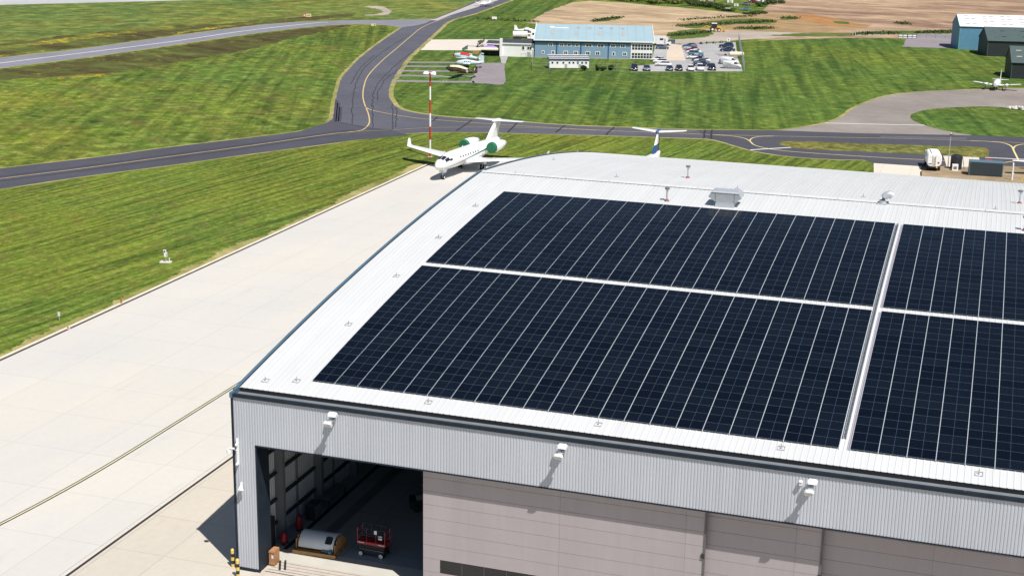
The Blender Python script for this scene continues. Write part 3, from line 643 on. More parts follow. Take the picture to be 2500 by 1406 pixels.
def array(x0, ncol, ya, yb, nrow, lab):
    t = thing('solar_array', lab, 'solar array', (x0, ya, prof(ya)), 0.0, 'solar arrays on the hangar roof')
    # equal steps along the curve
    ys = np.linspace(ya, yb, 400); zs = np.array([prof(float(y)) for y in ys]); s = np.concatenate([[0], np.cumsum(np.hypot(np.diff(ys), np.diff(zs)))])
    edges = np.interp(np.linspace(0, s[-1], nrow+1), s, ys); W = s[-1]/nrow-0.014; L = BAND-0.046
    me = pv_mesh(L, W); base = Vector((x0, ya, prof(ya))); rest = MB(); placed = []
    for r in range(nrow):
        y0, y1 = float(edges[r]), float(edges[r+1]); yc = (y0+y1)/2
        z0, z1 = prof(y0), prof(y1); an = math.atan2(z1-z0, y1-y0); zc = (z0+z1)/2+0.135
        for c in range(ncol):
            x = x0+BAND*(c+0.5); d = (Vector((x, yc, zc))-Vector(CAM)).length
            placed.append((d, x, yc, zc+random.uniform(-0.003, 0.003), an+random.uniform(-0.007, 0.007), random.uniform(-0.006, 0.006)))
    placed.sort(); stuff = placed[300:]
    for d, x, y, z, an, ry in placed[:300]:
        obj('solar_panel', me, t, Vector((x, y, z))-base, (an, ry, 0))
    if stuff:
        V = []; F = []; MI = []
        for d, x, y, z, an, ry in stuff:
            T = Matrix.Translation(Vector((x, y, z))-base) @ Matrix.Rotation(an, 4, 'X'); n = len(V)
            V += [tuple(T @ v.co) for v in me.vertices]; F += [tuple(n+i for i in p.vertices) for p in me.polygons]; MI += [p.material_index for p in me.polygons]
        m2 = bpy.data.meshes.new('solar_panel_rest'); m2.from_pydata(V, [], F); m2.materials.append(M_PV); m2.materials.append(M_PVF)
        m2.polygons.foreach_set('material_index', MI); m2.update(); o = obj('solar_panel_rest', m2, t); o['kind'] = 'stuff'
    # mounting rails under the rows
    for c in range(ncol+1):
        x = x0+BAND*c; rings = []
        for y in np.linspace(ya-0.05, yb+0.05, 24):
            z = prof(float(y)); rings.append([Vector((x-0.02,y,z+0.05))-base, Vector((x+0.02,y,z+0.05))-base, Vector((x+0.02,y,z+0.105))-base, Vector((x-0.02,y,z+0.105))-base])
        MB().loft(rings).build('mounting_rail', M_RAIL, t)
    return t
YA, YB, YC, YD, XL, XR, XL2 = 2.705, 23.006, 23.898, 43.706, 4.731, 40.418, 41.08
array(XL, 21, YA, YB, 20, 'largest front solar array, just above the open hangar doorway')
array(XL, 21, YC, YD, 19, 'solar array below the galvanised fan cowl, near the ridge')
array(XL2, 13, YA, YB, 20, 'front solar array on the far side of the cable tray from the open doorway')
array(XL2, 13, YC, YD, 19, 'upper solar array beside the bare roof walkway, away from the fan cowl')
# cable tray (ladder) on the edge of the left-hand arrays
tray = thing('cable_tray', 'long galvanised ladder cable tray beside the solar arrays on the roof', 'cable tray', (XR+0.10, YA+1.2, prof(YA+1.2)))
b0 = Vector((XR+0.10, YA+1.2, prof(YA+1.2)))
for dx in (0.0, 0.20):
    rings = []
    for y in np.linspace(YA+1.2, YD-0.1, 60):
        z = prof(float(y)); rings.append([Vector((XR+0.1+dx+a, y, z+b))-b0 for a, b in ((0,0.08),(0.02,0.08),(0.02,0.19),(0,0.19))])
    MB().loft(rings).build('side_rail', M_GALV, tray)
me_r = MB().box(0.02,-0.02,0.10,0.20,0.02,0.13).mesh('rung', M_GALV)
y = YA+1.4
while y < YD-0.3: obj('rung', me_r, tray, Vector((XR+0.1, y, prof(y)))-b0, (slope(y),0,0)); y += 0.42
for k, (dx, mt) in enumerate(((0.06, M_BLKST), (0.11, M_BLKST), (0.16, M_TRIMB))):
    MB().tube([Vector((XR+0.1+dx, y, prof(float(y))+0.15))-b0 for y in np.linspace(YA+1.25, YD-0.1, 50)], 0.018, 6).build('cable', mt, tray)
M_CAB = pbr('mauve_cable', (0.34,0.27,0.36), 0.5)
for k, dx in enumerate((-0.08, -0.15)):
    for (a, b) in ((YA, YB), (YC, YD)):
        tag(MB().tube([Vector((XL2+dx, y, prof(float(y))+0.06)) for y in np.linspace(a, b, 30)], 0.014, 6).build('roof_cable', M_CAB), 'thin mauve cable edging the '+('front' if a == YA else 'upper')+' array, '+('inner' if k == 0 else 'outer')+' of the pair', 'cable', 'mauve roof cables')

# ------------------------------------------------------------------ roof furniture
M_REDB = pbr('red_flashing', (0.22,0.07,0.055), 0.6)
def flue(u, v, h, lab):
    p = roof_hit(u, v); t = thing('roof_flue', lab, 'flue', p, 0, 'steel flues on the hangar roof')
    MB().tube([(0,0,0.02),(0,0,0.12),(0,0,0.2)], [0.24,0.16,0.1], 12).build('flashing', M_REDB, t)
    MB().tube([(0,0,0.1),(0,0,h-0.25)], 0.085, 12).build('pipe', M_GALV, t)
    MB().tube([(0,0,h-0.28),(0,0,h-0.26),(0,0,h-0.12)], [0.10,0.12,0.23], 12).build('cowl', M_GALV, t)
    MB().tube([(0,0,h-0.08),(0,0,h)], [0.25,0.23], 12).build('cap', M_STEEL, t)
flue(1628, 491, 1.25, 'steel flue with red base in front of the ridge, beside the fan cowl')
flue(1679, 435, 1.25, 'steel flue with red base beyond the ridge, behind the fan cowl')
flue(2489, 497, 1.25, 'steel flue with red base beyond the ridge, past the gooseneck duct')
flue(2501, 563, 1.25, 'steel flue with red base standing by the solar array corner')
# fan cowl
p = roof_hit(1768, 507); t = thing('fan_cowl', 'big galvanised hooded fan cowl on the roof above the solar panels', 'roof fan', p); t.scale = (0.74, 0.8, 0.66)
MB().loft([[(-1.25,-0.1,-0.2),(1.25,-0.1,-0.2),(1.25,2.1,0.1),(-1.25,2.1,0.1)],[(-1.05,0,0.7),(1.05,0,0.7),(1.05,2.0,0.75),(-1.05,2.0,0.75)]]).build('base', M_GALV, t)
hood = [(-2.05,1.35),(-1.2,0.72),(1.2,0.72),(2.05,1.35),(1.7,2.0),(-1.7,2.0)]
MB().prism(hood, 'y', 0.05, 0.12).build('hood_front', M_GALV, t)
MB().prism([(-2.0,1.38),(-1.2,0.78),(1.2,0.78),(2.0,1.38),(1.68,1.96),(-1.68,1.96)], 'y', 0.12, 2.3).build('hood', M_GALV, t)
for x in (-1.15, 1.15): MB().box(x-0.025, 0.02, 0.78, x+0.025, 0.05, 1.98).build('seam', M_STEEL, t)
MB().loft([[(-1.72,0,2.0),(1.72,0,2.0),(1.72,2.35,2.02),(-1.72,2.35,2.02)],[(-1.5,0.2,2.16),(1.5,0.2,2.16),(1.5,2.1,2.16),(-1.5,2.1,2.16)]]).build('hood_top', M_GALV, t)
# gooseneck
p = roof_hit(2154, 499); t = thing('gooseneck_duct', 'curved galvanised gooseneck duct on the roof ridge', 'duct', p)
box_part('upstand', t, M_GALV, -0.45, -0.3, -0.1, 0.45, 0.5, 0.12)
MB().tube([(0,0.1,0.0),(0,0.1,0.35),(0.08,0.12,0.62),(0.3,0.16,0.85),(0.58,0.2,0.92),(0.78,0.24,0.8)], [0.3,0.3,0.31,0.33,0.35,0.37], 14).build('elbow', M_GALV, t, True)
# roof anchors
M_ANC = pbr('anchor_grey', (0.40,0.41,0.42), 0.5, 0.2)
n_a = 0
anch_front = [(648,930),(724,931),(1046,983),(1461,1037),(1907,1095),(2390,1158)]
anch_side = [(851,793),(968,675),(1071,581),(1161,504),(1258,426)]
anch_back = [(1410,373),(1352,391),(1505,433),(1800,462),(2108,482),(2430,512)]
def anchor(u, v, lab, grp, s=1.0):
    p = roof_hit(u, v)
    if p is None: return
    t = thing('roof_anchor', lab, 'roof anchor', p+Vector((0,0,0.05)), 0, grp)
    an = slope(p.y)
    T = Matrix.Rotation(an, 4, 'X')
    for x0, y0, x1, y1 in ((-0.24,-0.24,0.24,-0.20),(-0.24,0.20,0.24,0.24),(-0.24,-0.2,-0.20,0.2),(0.20,-0.2,0.24,0.2)):
        MB().box(x0*s, y0*s, 0.0, x1*s, y1*s, 0.02, 0, T).build('plate_bar', M_ANC, t)
    MB().tube([T @ Vector((0,0,0)), (0,0,0.3)], [0.04,0.025], 8).build('post', M_ANC, t)
for q, w in zip(anch_front, ('at the hangar corner', 'by the solar array corner', 'between the first two floodlights', 'past the middle floodlight', 'above the sensor box floodlight', 'below the second front array')): anchor(*q, 'small square fall anchor on the eaves roof strip '+w, 'anchors along the eaves')
for q, w in zip(anch_side, ('beside the lower half of the front array', 'beside the top of the front array', 'just above the gap between arrays', 'beside the top of the upper array', 'at the ridge end')): anchor(*q, 'small square fall anchor near the gable verge '+w, 'anchors along the verge')
for q in anch_back: anchor(*q, 'tiny fall anchor post on the roof along and beyond the ridge', 'anchors beyond the ridge', 0.8)
for u, v in ((1541,370),(1732,377),(1955,392),(2425,433)):
    p = roof_hit(u, v+1.0)
    if p: 
        t = thing('eaves_stanchion', 'tiny white peg standing on the far curve of the roof', 'peg', p, 0, 'pegs on the far roof curve'); MB().tube([(0,0,0),(0,0,0.35)], 0.05, 8).build('post', M_WHITE, t); MB().tube([(0,0,0.3),(0,0,0.42)], 0.09, 8).build('head', M_WHITE, t)

# ------------------------------------------------------------------ floodlights on the front wall
M_LAMP = pbr('lamp_housing', (0.82,0.82,0.82), 0.35)
def flood(x, z, lab):
    t = thing('floodlight', lab, 'floodlight', (x, 0, z), 0, 'floodlights on the hangar front'); t.scale = (0.85, 0.95, 0.85)
    box_part('bracket_plate', t, M_GALV, -0.16, -0.06, -0.2, 0.16, 0.0, 0.25)
    box_part('arm', t, M_GALV, -0.17, -0.95, 0.02, 0.17, -0.03, 0.10)
    MB().prism([(-0.30,-0.16),(0.30,-0.16),(0.36,0.10),(0.26,0.24),(-0.20,0.24),(-0.34,0.10)], 'y', -0.62, -0.30, 0, Matrix.Translation((0.1,0,0.3)) @ Matrix.Rotation(-0.5, 4, 'X')).build('ballast_box', M_LAMP, t)
    MB().prism([(-0.26,-0.34),(0.26,-0.34),(0.34,0.14),(0.22,0.3),(-0.22,0.3),(-0.34,0.14)], 'y', -0.14, 0.06, 0, Matrix.Translation((-0.02,-0.95,0.0)) @ Matrix.Rotation(0.75, 4, 'X')).build('lamp_head', M_LAMP, t)
    MB().prism([(-0.2,-0.26),(0.2,-0.26),(0.26,0.08),(-0.26,0.08)], 'y', -0.165, -0.14, 0, Matrix.Translation((-0.02,-0.95,0.0)) @ Matrix.Rotation(0.75, 4, 'X')).build('lens', M_GALV, t)
flood(7.6, 12.25, 'white floodlight on the front cladding above the open doorway')
flood(23.55, 12.2, 'white floodlight on the front cladding above the window-strip door leaf')
flood(39.2, 12.1, 'white floodlight on the front cladding beside a tiny white sensor box')
p = onY(1956, 1176, 0); t = thing('wall_sensor', 'tiny white sensor box on the front cladding beside a floodlight', 'sensor', (p.x, 0, p.z)); box_part('case', t, M_WHITE, -0.09, -0.28, -0.12, 0.09, 0, 0.12); box_part('visor', t, M_WHITE, -0.1, -0.34, 0.1, 0.1, -0.05, 0.14)
# cameras at the corner
t = thing('security_camera', 'white dome camera and two bullet cameras on a pole at the hangar corner', 'camera', (0.3, 0, 8.0))
box_part('pole', t, M_WHITE, -0.07, -0.12, 0.0, 0.07, 0, 1.9)
MB().tube([(0,-0.08,1.05),(-0.3,-0.1,1.15),(-0.62,-0.1,1.12),(-0.66,-0.1,0.98)], 0.07, 8).build('arm', M_WHITE, t)
MB().tube([(-0.66,-0.1,1.05),(-0.66,-0.1,0.9),(-0.66,-0.1,0.75),(-0.66,-0.1,0.70)], [0.14,0.17,0.15,0.06], 12).build('dome', M_WHITE, t, True)
for z in (0.12, 1.55): MB().tube([(0,-0.1,z),(0.12,-0.42,z+0.06)], 0.09, 10).build('camera_body', M_WHITE, t)
t = thing('tannoy_horn', 'small white horn loudspeaker on the hangar pier below the cameras', 'loudspeaker', (0.5, 0, 6.35))
MB().tube([(0,-0.02,0.28),(0.02,-0.12,0.2),(0.06,-0.28,-0.02),(0.08,-0.36,-0.14)], [0.05,0.07,0.16,0.24], 12).build('horn', M_WHITE, t)
box_part('bracket', t, M_WHITE, -0.05, -0.1, 0.18, 0.05, 0.0, 0.36)
# bollards
M_BY = pbr('bollard_yellow', (0.68,0.50,0.13), 0.5)
def bollard(x, y, lab):
    t = thing('bollard', lab, 'bollard', (x, y, Z2), 0, 'striped bollards at the hangar corner')
    for i in range(5): MB().tube([(0,0,i*0.26),(0,0,(i+1)*0.26)], 0.13, 14, cap=True).build('band', M_BY if i % 2 == 0 else M_BLKST, t)
    MB().tube([(0,0,1.3),(0,0,1.36),(0,0,1.40)], [0.13,0.10,0.03], 14).build('cap', M_BY, t)
b = G(581, 1408); bollard(b.x, b.y, 'yellow and black striped bollard standing in front of the hangar pier')
b = G(569, 1383); bollard(b.x, b.y, 'yellow and black striped bollard beside the hangar pier, half in its shadow')

# ================================================================== INSIDE THE DOORWAY
M_WOOD = pbr('pine_wood', (0.40,0.22,0.08), 0.7, 0.0, 0.25, 4)
M_WOOD2 = pbr('crate_ply', (0.38,0.19,0.09), 0.7, 0.0, 0.15, 4)
M_REDP = pbr('red_paint', (0.42,0.02,0.025), 0.4)
M_CHAR = pbr('charcoal_paint', (0.025,0.03,0.036), 0.45)
M_ALU = pbr('aircraft_white', (0.74,0.77,0.80), 0.3, 0.0, 0.03, 2, coat=0.2)
M_RUB = pbr('tyre_rubber', (0.02,0.02,0.02), 0.8)
def text_part(s, size, parent, mt, loc, rot, name='lettering', ext=0.004):
    cu = bpy.data.curves.new(name, 'FONT'); cu.body = s; cu.size = size; cu.align_x = 'CENTER'; cu.align_y = 'CENTER'; cu.extrude = ext
    tmp = bpy.data.objects.new('tmp', cu); col.objects.link(tmp)
    me = bpy.data.meshes.new_from_object(tmp.evaluated_get(bpy.context.evaluated_depsgraph_get())); bpy.data.objects.remove(tmp)
    me.materials.clear(); me.materials.append(mt)
    return obj(name, me, parent, loc, rot)
# curved aircraft panel packed on a timber pallet
pc = (G(722,1345)+G(815,1366))/2; t = thing('packed_aircraft_panel', 'curved silver aircraft panel with a window, packed on an orange timber pallet', 'aircraft part', (4.05, 4.9, Z3), 0.03)
for i, y in enumerate((-1.15, -0.4, 0.4, 1.1)): box_part('bearer', t, M_WOOD, -1.65, y-0.06, 0.0, 1.65, y+0.06, 0.22)
for i in range(7): box_part('deck_board', t, M_WOOD, -1.65+i*0.475, -1.2, 0.225, -1.65+i*0.475+0.44, 1.2, 0.27)
box_part('front_board', t, M_WOOD, -1.68, -1.27, 0.03, 1.68, -1.215, 0.30)
rings = []
for k in range(15):
    a = math.pi*(0.02+0.96*k/14); yy = -math.cos(a)*0.95; zz = 0.42+math.sin(a)*0.95
    rings.append([(-1.35,yy,zz),(1.35,yy,zz),(1.35,yy*0.96,zz-0.05),(-1.35,yy*0.96,zz-0.05)])
MB().loft(rings).build('skin', M_ALU, t, True)
an = 0.82; T = Matrix.Translation((0.95, -math.cos(an)*0.955, 0.42+math.sin(an)*0.955)) @ Matrix.Rotation(math.pi/2-an, 4, 'X')
MB().prism([(-0.24,-0.3),(0.18,-0.3),(0.26,-0.2),(0.26,0.2),(0.18,0.3),(-0.18,0.3),(-0.26,0.2),(-0.26,-0.2)], 'z', -0.01, 0.02, 0, T).build('window', M_BLKST, t)
for sx in (-1.5, 1.5):
    n = 6 if sx > 0 else 3
    for i in range(n): box_part('stave', t, M_WOOD, sx-0.03, -0.95+i*0.36, 0.27, sx+0.03, -0.95+i*0.36+0.26, 0.75+0.45*math.sin(math.pi*(i+0.7)/n))
MB().tube([(0.5,-1.02,0.42),(1.05,-1.05,0.42),(1.1,-1.05,0.42),(1.32,-1.05,0.42)], [0.07,0.07,0.17,0.17], 10).build('fitting', M_TRIMB, t)
# scissor lift
t = thing('scissor_lift', 'red and black scissor lift with white wheels parked inside the doorway', 'scissor lift', (8.0, 5.45, Z3), -0.03)
box_part('chassis', t, M_CHAR, -1.0, -0.42, 0.16, 1.0, 0.42, 0.55)
for i in range(3): box_part('scissor_arm', t, M_CHAR, -0.98, -0.36+i*0.001, 0.575+i*0.11, 0.98, 0.36, 0.655+i*0.11)
dk = box_part('platform', t, M_REDP, -1.12, -0.46, 0.92, 1.12, 0.46, 1.12)
for x in (-0.8, 0.8): box_part('lettering_strip', t, M_WHITE, x-0.24, -0.468, 1.0, x+0.24, -0.463, 1.05)
for i in range(11): box_part('marking_dash', t, M_WHITE, -0.9+i*0.17, -0.425, 0.50, -0.81+i*0.17, -0.4215, 0.52)
for x in (-1.08, -0.36, 0.36, 1.08):
    for y in (-0.43, 0.43): MB().tube([(x,y,1.1),(x,y,2.15)], 0.03, 6).build('post', M_REDP if abs(x) > 1 else M_CHAR, t)
for z in (1.6, 2.15):
    for y in (-0.43, 0.43): MB().tube([(-1.08,y,z),(1.08,y,z)], 0.03, 6).build('guard_rail', M_CHAR, t)
    for x in (-1.08, 1.08): MB().tube([(x,-0.43,z),(x,0.43,z)], 0.03, 6).build('guard_rail', M_CHAR, t)
box_part('notice', t, M_WHITE, 0.25, -0.47, 1.82, 0.47, -0.465, 2.1); box_part('notice', t, M_WHITE, 0.45, -0.2, 1.3, 0.75, -0.18, 1.6)
me_w = MB().tube([(0,-0.09,0),(0,0.09,0)], 0.2, 18).mesh('wheel', M_RUB); me_h = MB().tube([(0,-0.1,0),(0,0.1,0)], 0.165, 18).mesh('hub', M_WHITE)
for x in (-0.8, 0.8):
    for y in (-0.46, 0.46): w = obj('wheel', me_w, t, (x, y, 0.2)); obj('hub', me_h, w)
# crate by the pier, extinguishers, trolley and stores along the wall
t = thing('wooden_crate', 'small orange plywood crate with a white label beside the pier', 'crate', (1.98, 1.6, Z4), 0.0)
box_part('body', t, M_WOOD2, -0.2, -0.4, 0.12, 0.22, 0.4, 1.15)
for y in (-0.33, 0.0, 0.33): box_part('skid', t, M_WOOD, -0.2, y-0.05, 0.0, 0.22, y+0.05, 0.118)
box_part('paper_label', t, M_WHITE, 0.0, -0.405, 0.6, 0.15, -0.401, 0.85)
for z in (0.14, 1.02): box_part('batten', t, M_WOOD, -0.21, -0.43, z, 0.24, -0.402, z+0.11)
t = thing('pallet_truck', 'dark pallet truck forks lying beside the plywood crate', 'pallet truck', (2.55, 1.5, Z4), 0.45)
for x in (-0.12, 0.25): box_part('fork', t, M_CHAR, x, -0.75, 0.05, x+0.13, 0.55, 0.15)

for k, (y, h, lab) in enumerate(((4.75, 0.95, 'small red extinguisher trolley near the grey column by the doorway'), (7.2, 1.25, 'tall red cylinder standing against the inner hangar wall'))):
    t = thing('fire_extinguisher', lab, 'extinguisher', (1.15, y, Z3))
    MB().tube([(0,0,0.1),(0,0,h-0.2),(0,0,h-0.05),(0,0,h)], [0.24,0.24,0.15,0.06], 12).build('cylinder', M_REDP, t, True)
    MB().tube([(0,0,h),(0,0,h+0.1),(0.2,0,h+0.05)], 0.04, 6).build('valve', M_BLKST, t)
    for s in (-0.22, 0.22): MB().tube([(0.1,s-0.03,0.14),(0.1,s+0.03,0.14)], 0.14, 10).build('wheel', M_RUB, t)
t = thing('tool_cabinet', 'dark tool cabinet against the inner wall in the hangar gloom', 'cabinet', (1.2, 9.6, Z3))
box_part('carcass', t, M_CHAR, -0.4, -0.6, 0.1, 0.4, 0.6, 1.3)
for i in range(4): box_part('drawer', t, M_STEEL, 0.402, -0.55, 0.18+i*0.27, 0.425, 0.55, 0.40+i*0.27)
t = thing('work_bench', 'long dark work bench against the inner wall beyond the tool cabinet', 'bench', (1.2, 13.0, Z3))
box_part('top', t, M_STEEL, -0.45, -1.6, 0.85, 0.45, 1.6, 0.93)
for x in (-0.38, 0.38):
    for y in (-1.5, 1.5): box_part('leg', t, M_CHAR, x-0.04, y-0.04, 0, x+0.04, y+0.04, 0.85)
t = thing('tow_tug', 'dark aircraft tug standing deep inside the hangar shade', 'tug', (8.6, 14.5, Z3), 0.5)
box_part('body', t, M_CHAR, -1.4, -0.7, 0.3, 1.4, 0.7, 0.85); box_part('seat', t, M_STEEL, -0.9, -0.4, 0.85, -0.3, 0.4, 1.25)
for x in (-0.9, 0.9):
    for y in (-0.72, 0.72): MB().tube([(x,y-0.1,0.32),(x,y+0.1,0.32)], 0.32, 14).build('wheel', M_RUB, t)
MB().tube([(-0.1,0,0.85),(-0.1,0,1.9)], 0.04, 6).build('beacon_post', M_STEEL, t); box_part('light_bar', t, M_WHITE, -0.4, -0.06, 1.86, 0.4, 0.06, 1.94)

# ================================================================== AIRCRAFT
M_JET = pbr('jet_white', (0.80,0.80,0.80), 0.25, 0.0, 0.02, 0.5, coat=0.4)
M_GREEN = pbr('cover_green', (0.006,0.135,0.062), 0.55, 0.0, 0.12, 3)
M_GLASS = pbr('cockpit_glass', (0.02,0.022,0.04), 0.08)
M_GREYW = pbr('grey_leading_edge', (0.45,0.47,0.5), 0.35, 0.2)
def ell(y, zc, rx, rz, n=20): return [(rx*math.cos(2*math.pi*k/n), y, zc+rz*math.sin(2*math.pi*k/n)) for k in range(n)]
def fuselage(parent, secs, mt, name='fuselage', n=20):
    return MB().loft([ell(y, zc, rx, rz, n) for y, zc, rx, rz in secs]).build(name, mt, parent, True)
def airfoil(le, chord, th, n=7):
    x = [0, 0.03, 0.12, 0.3, 0.55, 0.8, 1.0]; up = [0, 0.022, 0.042, 0.052, 0.042, 0.02, 0.002]
    p = [(le+chord*a, b*th/0.1) for a, b in zip(x, up)]; return p + [(le+chord*a, -b*0.75*th/0.1) for a, b in reversed(list(zip(x, up))[1:-1])]
def wing(parent, stations, mt, name='wing', vertical=False):
    """stations: (span position, z, leading edge y, chord, thickness ratio)"""
    rings = []
    for s, z, le, ch, th in stations:
        rings.append([((z+b*ch) if vertical else s, a, s if vertical else z+b*ch) for a, b in airfoil(le, ch, th)])
    return MB().loft(rings).build(name, mt, parent, True)
def surf(secs, y, ang, off=0.012):
    for (y0,z0,a0,b0),(y1,z1,a1,b1) in zip(secs[:-1], secs[1:]):
        if y0 <= y <= y1:
            f = (y-y0)/(y1-y0); zc = z0+(z1-z0)*f; rx = a0+(a1-a0)*f; rz = b0+(b1-b0)*f
            return Vector(((rx+off)*math.cos(ang), y, zc+(rz+off)*math.sin(ang)))
def patch(parent, secs, y0, y1, a0, a1, mt, name, off=0.015, ny=3, na=3, skew=0.0):
    mb = MB(); P = [[surf(secs, y0+(y1-y0)*i/ny+skew*j/na, a0+(a1-a0)*j/na, off) for j in range(na+1)] for i in range(ny+1)]
    for i in range(ny):
        for j in range(na): mb.face([P[i][j], P[i+1][j], P[i+1][j+1], P[i][j+1]])
    return mb.build(name, mt, parent)
def wheel(parent, x, y, r, w, mt=None, name='wheel', z=None):
    z = r if z is None else z
    o = MB().tube([(x-w/2,y,z),(x-w/2+0.02,y,z),(x+w/2-0.02,y,z),(x+w/2,y,z)], [r*0.9,r,r,r*0.9], 16).build(name, M_RUB, parent)
    MB().tube([(x-w/2-0.015,y,z),(x+w/2+0.015,y,z)], r*0.5, 12).build('hub', M_WHITE, o); return o

# ---- business jet
HDG = -0.105; JZ = 0.25
jn = Vector((-38.3, 137.2, Z2+JZ)); jet = thing('business_jet', 'white business jet with green engine covers parked on the pale apron', 'jet', jn, HDG)
JS = [(0.0,2.20,0.04,0.04),(0.12,2.20,0.22,0.2),(0.5,2.22,0.58,0.52),(1.2,2.30,0.92,0.86),(2.2,2.44,1.18,1.12),(3.4,2.55,1.28,1.27),(5.0,2.62,1.40,1.42),(8,2.62,1.42,1.44),(15.5,2.62,1.42,1.44),(18,2.76,1.22,1.22),(20.5,3.0,0.92,0.92),(23,3.28,0.55,0.55),(25.0,3.5,0.2,0.22),(25.6,3.55,0.05,0.06)]
fus = fuselage(jet, JS, M_JET, n=24)
for a0, a1, y0, y1 in ((1.60,2.14,1.45,2.65), (1.00,1.54,1.45,2.65), (0.42,0.93,1.75,2.9), (2.21,2.72,1.75,2.9), (0.28,0.56,2.85,3.65), (2.58,2.86,2.85,3.65)):
    patch(jet, JS, y0, y1, a0-0.0, a1, M_GLASS, 'cockpit_window', 0.012)
for side in (0, 1):
    for i in range(8):
        y = 6.2+i*0.95; a = 0.30; a0, a1 = (a-0.09, a+0.11) if side == 0 else (math.pi-a-0.11, math.pi-a+0.09)
        patch(jet, JS, y, y+0.34, a0, a1, M_GLASS, 'cabin_window', 0.012, 1, 2)
    mb = MB(); L = []
    for i in range(40):
        y = 0.6+i*(17.0-0.6)/39; f = (y-0.6)/16.4; a = -0.75+0.95*f+0.10*math.sin(f*math.pi); wd = 0.018+0.075*f**1.5
        a_ = a if side == 0 else math.pi-a; L.append((surf(JS, y, a_-wd, 0.014), surf(JS, y, a_+wd, 0.014)))
    for i in range(39): mb.face([L[i][0], L[i+1][0], L[i+1][1], L[i][1]])
    mb.build('cheat_line', M_GREEN, jet)
fair = [(8.6,1.6,0.3,0.1),(9.8,1.5,1.25,0.45),(12,1.42,1.45,0.55),(15,1.45,1.3,0.5),(16.6,1.6,0.4,0.15)]
fuselage(jet, fair, M_JET, 'belly_fairing')
for s in (-1, 1):
    w = wing(jet, [(s*0.9,1.62,8.9,5.6,0.11),(s*3.6,1.78,10.4,4.1,0.10),(s*12.5,2.42,13.9,1.75,0.09),(s*13.0,2.47,14.15,1.6,0.085)], M_JET)
    ring = []
    for z, x, le, ch in ((2.47,13.02,14.2,1.55),(2.6,13.16,14.45,1.4),(3.2,13.33,14.95,1.05),(3.65,13.45,15.3,0.75)):
        ring.append([(s*x+b*ch*0.9, a, z) for a, b in airfoil(le, ch, 0.08)])
    MB().loft(ring).build('winglet', M_JET, w, True)
    MB().tube([(s*3.3,13.0,1.62),(s*3.3,15.6,1.62)], [0.14,0.04], 8).build('flap_fairing', M_JET, w); MB().tube([(s*6.3,13.7,1.85),(s*6.3,15.6,1.85)], [0.12,0.04], 8).build('flap_fairing', M_JET, w)
    ES = [(15.7,3.25,0.80,0.80),(15.85,3.25,0.93,0.93),(16.8,3.28,1.0,1.0),(18.2,3.32,0.98,0.98),(19.6,3.36,0.80,0.80),(20.4,3.38,0.62,0.62)]
    nac = MB().loft([[(s*2.62+p[0], p[1], p[2]) for p in ell(*q, 20)] for q in ES]).build('engine_nacelle', M_JET, jet, True)
    CV = [(15.5,3.25,0.5,0.5),(15.52,3.25,0.86,0.86),(15.66,3.25,0.95,0.95),(16.12,3.26,0.985,0.985)]
    MB().loft([[(s*2.62+p[0], p[1], p[2]) for p in ell(*q, 20)] for q in CV]).build('intake_cover', M_GREEN, nac, True)
    MB().loft([[(s*2.62+p[0], p[1], p[2]) for p in ell(*q, 16)] for q in [(20.35,3.38,0.6,0.6),(21.1,3.4,0.46,0.46)]]).build('exhaust', M_GALV, nac, True)
    wing(jet, [(s*1.0,3.2,16.4,3.2,0.16),(s*1.9,3.28,16.5,3.0,0.16)], M_JET, 'pylon')
    MB().tube([(s*2.1,13.4,0.3),(s*2.0,13.3,1.5)], 0.11, 8).build('main_gear_leg', M_GALV, jet)
    for dx in (-0.28, 0.28): wheel(jet, s*2.1+dx, 13.4, 0.48, 0.28, z=0.48-JZ)
    box_part('gear_door', jet, M_JET, s*2.55-0.03, 12.9, 0.75, s*2.55+0.03, 13.9, 1.45)
wing(jet, [(3.2,0,17.6,6.2,0.07),(3.9,0,18.9,5.1,0.10),(5.5,0,20.7,3.8,0.10),(6.6,0,22.3,2.9,0.10),(6.9,0,22.6,2.6,0.09)], M_JET, 'fin', True)
MB().tube([(0,21.7,6.85),(0,22.1,6.88),(0,23.9,6.9),(0,25.2,6.86)], [0.08,0.24,0.24,0.06], 10).build('tail_bullet', M_JET, jet, True)
for s in (-1, 1): wing(jet, [(s*0.05,6.88,22.3,2.5,0.09),(s*4.5,6.75,24.0,1.2,0.08),(s*4.65,6.74,24.15,1.0,0.06)], M_JET, 'tailplane')
for s in (-1, 1): MB().face([(s*0.21,21.0,4.4),(s*0.21,21.25,4.35),(s*0.145,24.4,6.6),(s*0.145,24.2,6.62)]).build('fin_stripe', M_GREYW, jet)
MB().tube([(0,2.4,0.34-JZ),(0,2.25,1.7)], 0.09, 8).build('nose_gear_leg', M_GALV, jet); MB().tube([(0,2.5,0.5),(0,3.3,1.5)], 0.05, 8).build('drag_strut', M_GALV, jet)
for dx in (-0.2, 0.2): wheel(jet, dx, 2.4, 0.34, 0.2, z=0.34-JZ)
for s in (-1, 1): box_part('nose_gear_door', jet, M_JET, s*0.42-0.02, 1.9, 0.9, s*0.42+0.02, 2.9, 1.45)
MB().tube([(0.0,9.5,4.0),(0,9.9,4.35)], [0.1,0.02], 6).build('aerial', M_JET, jet)

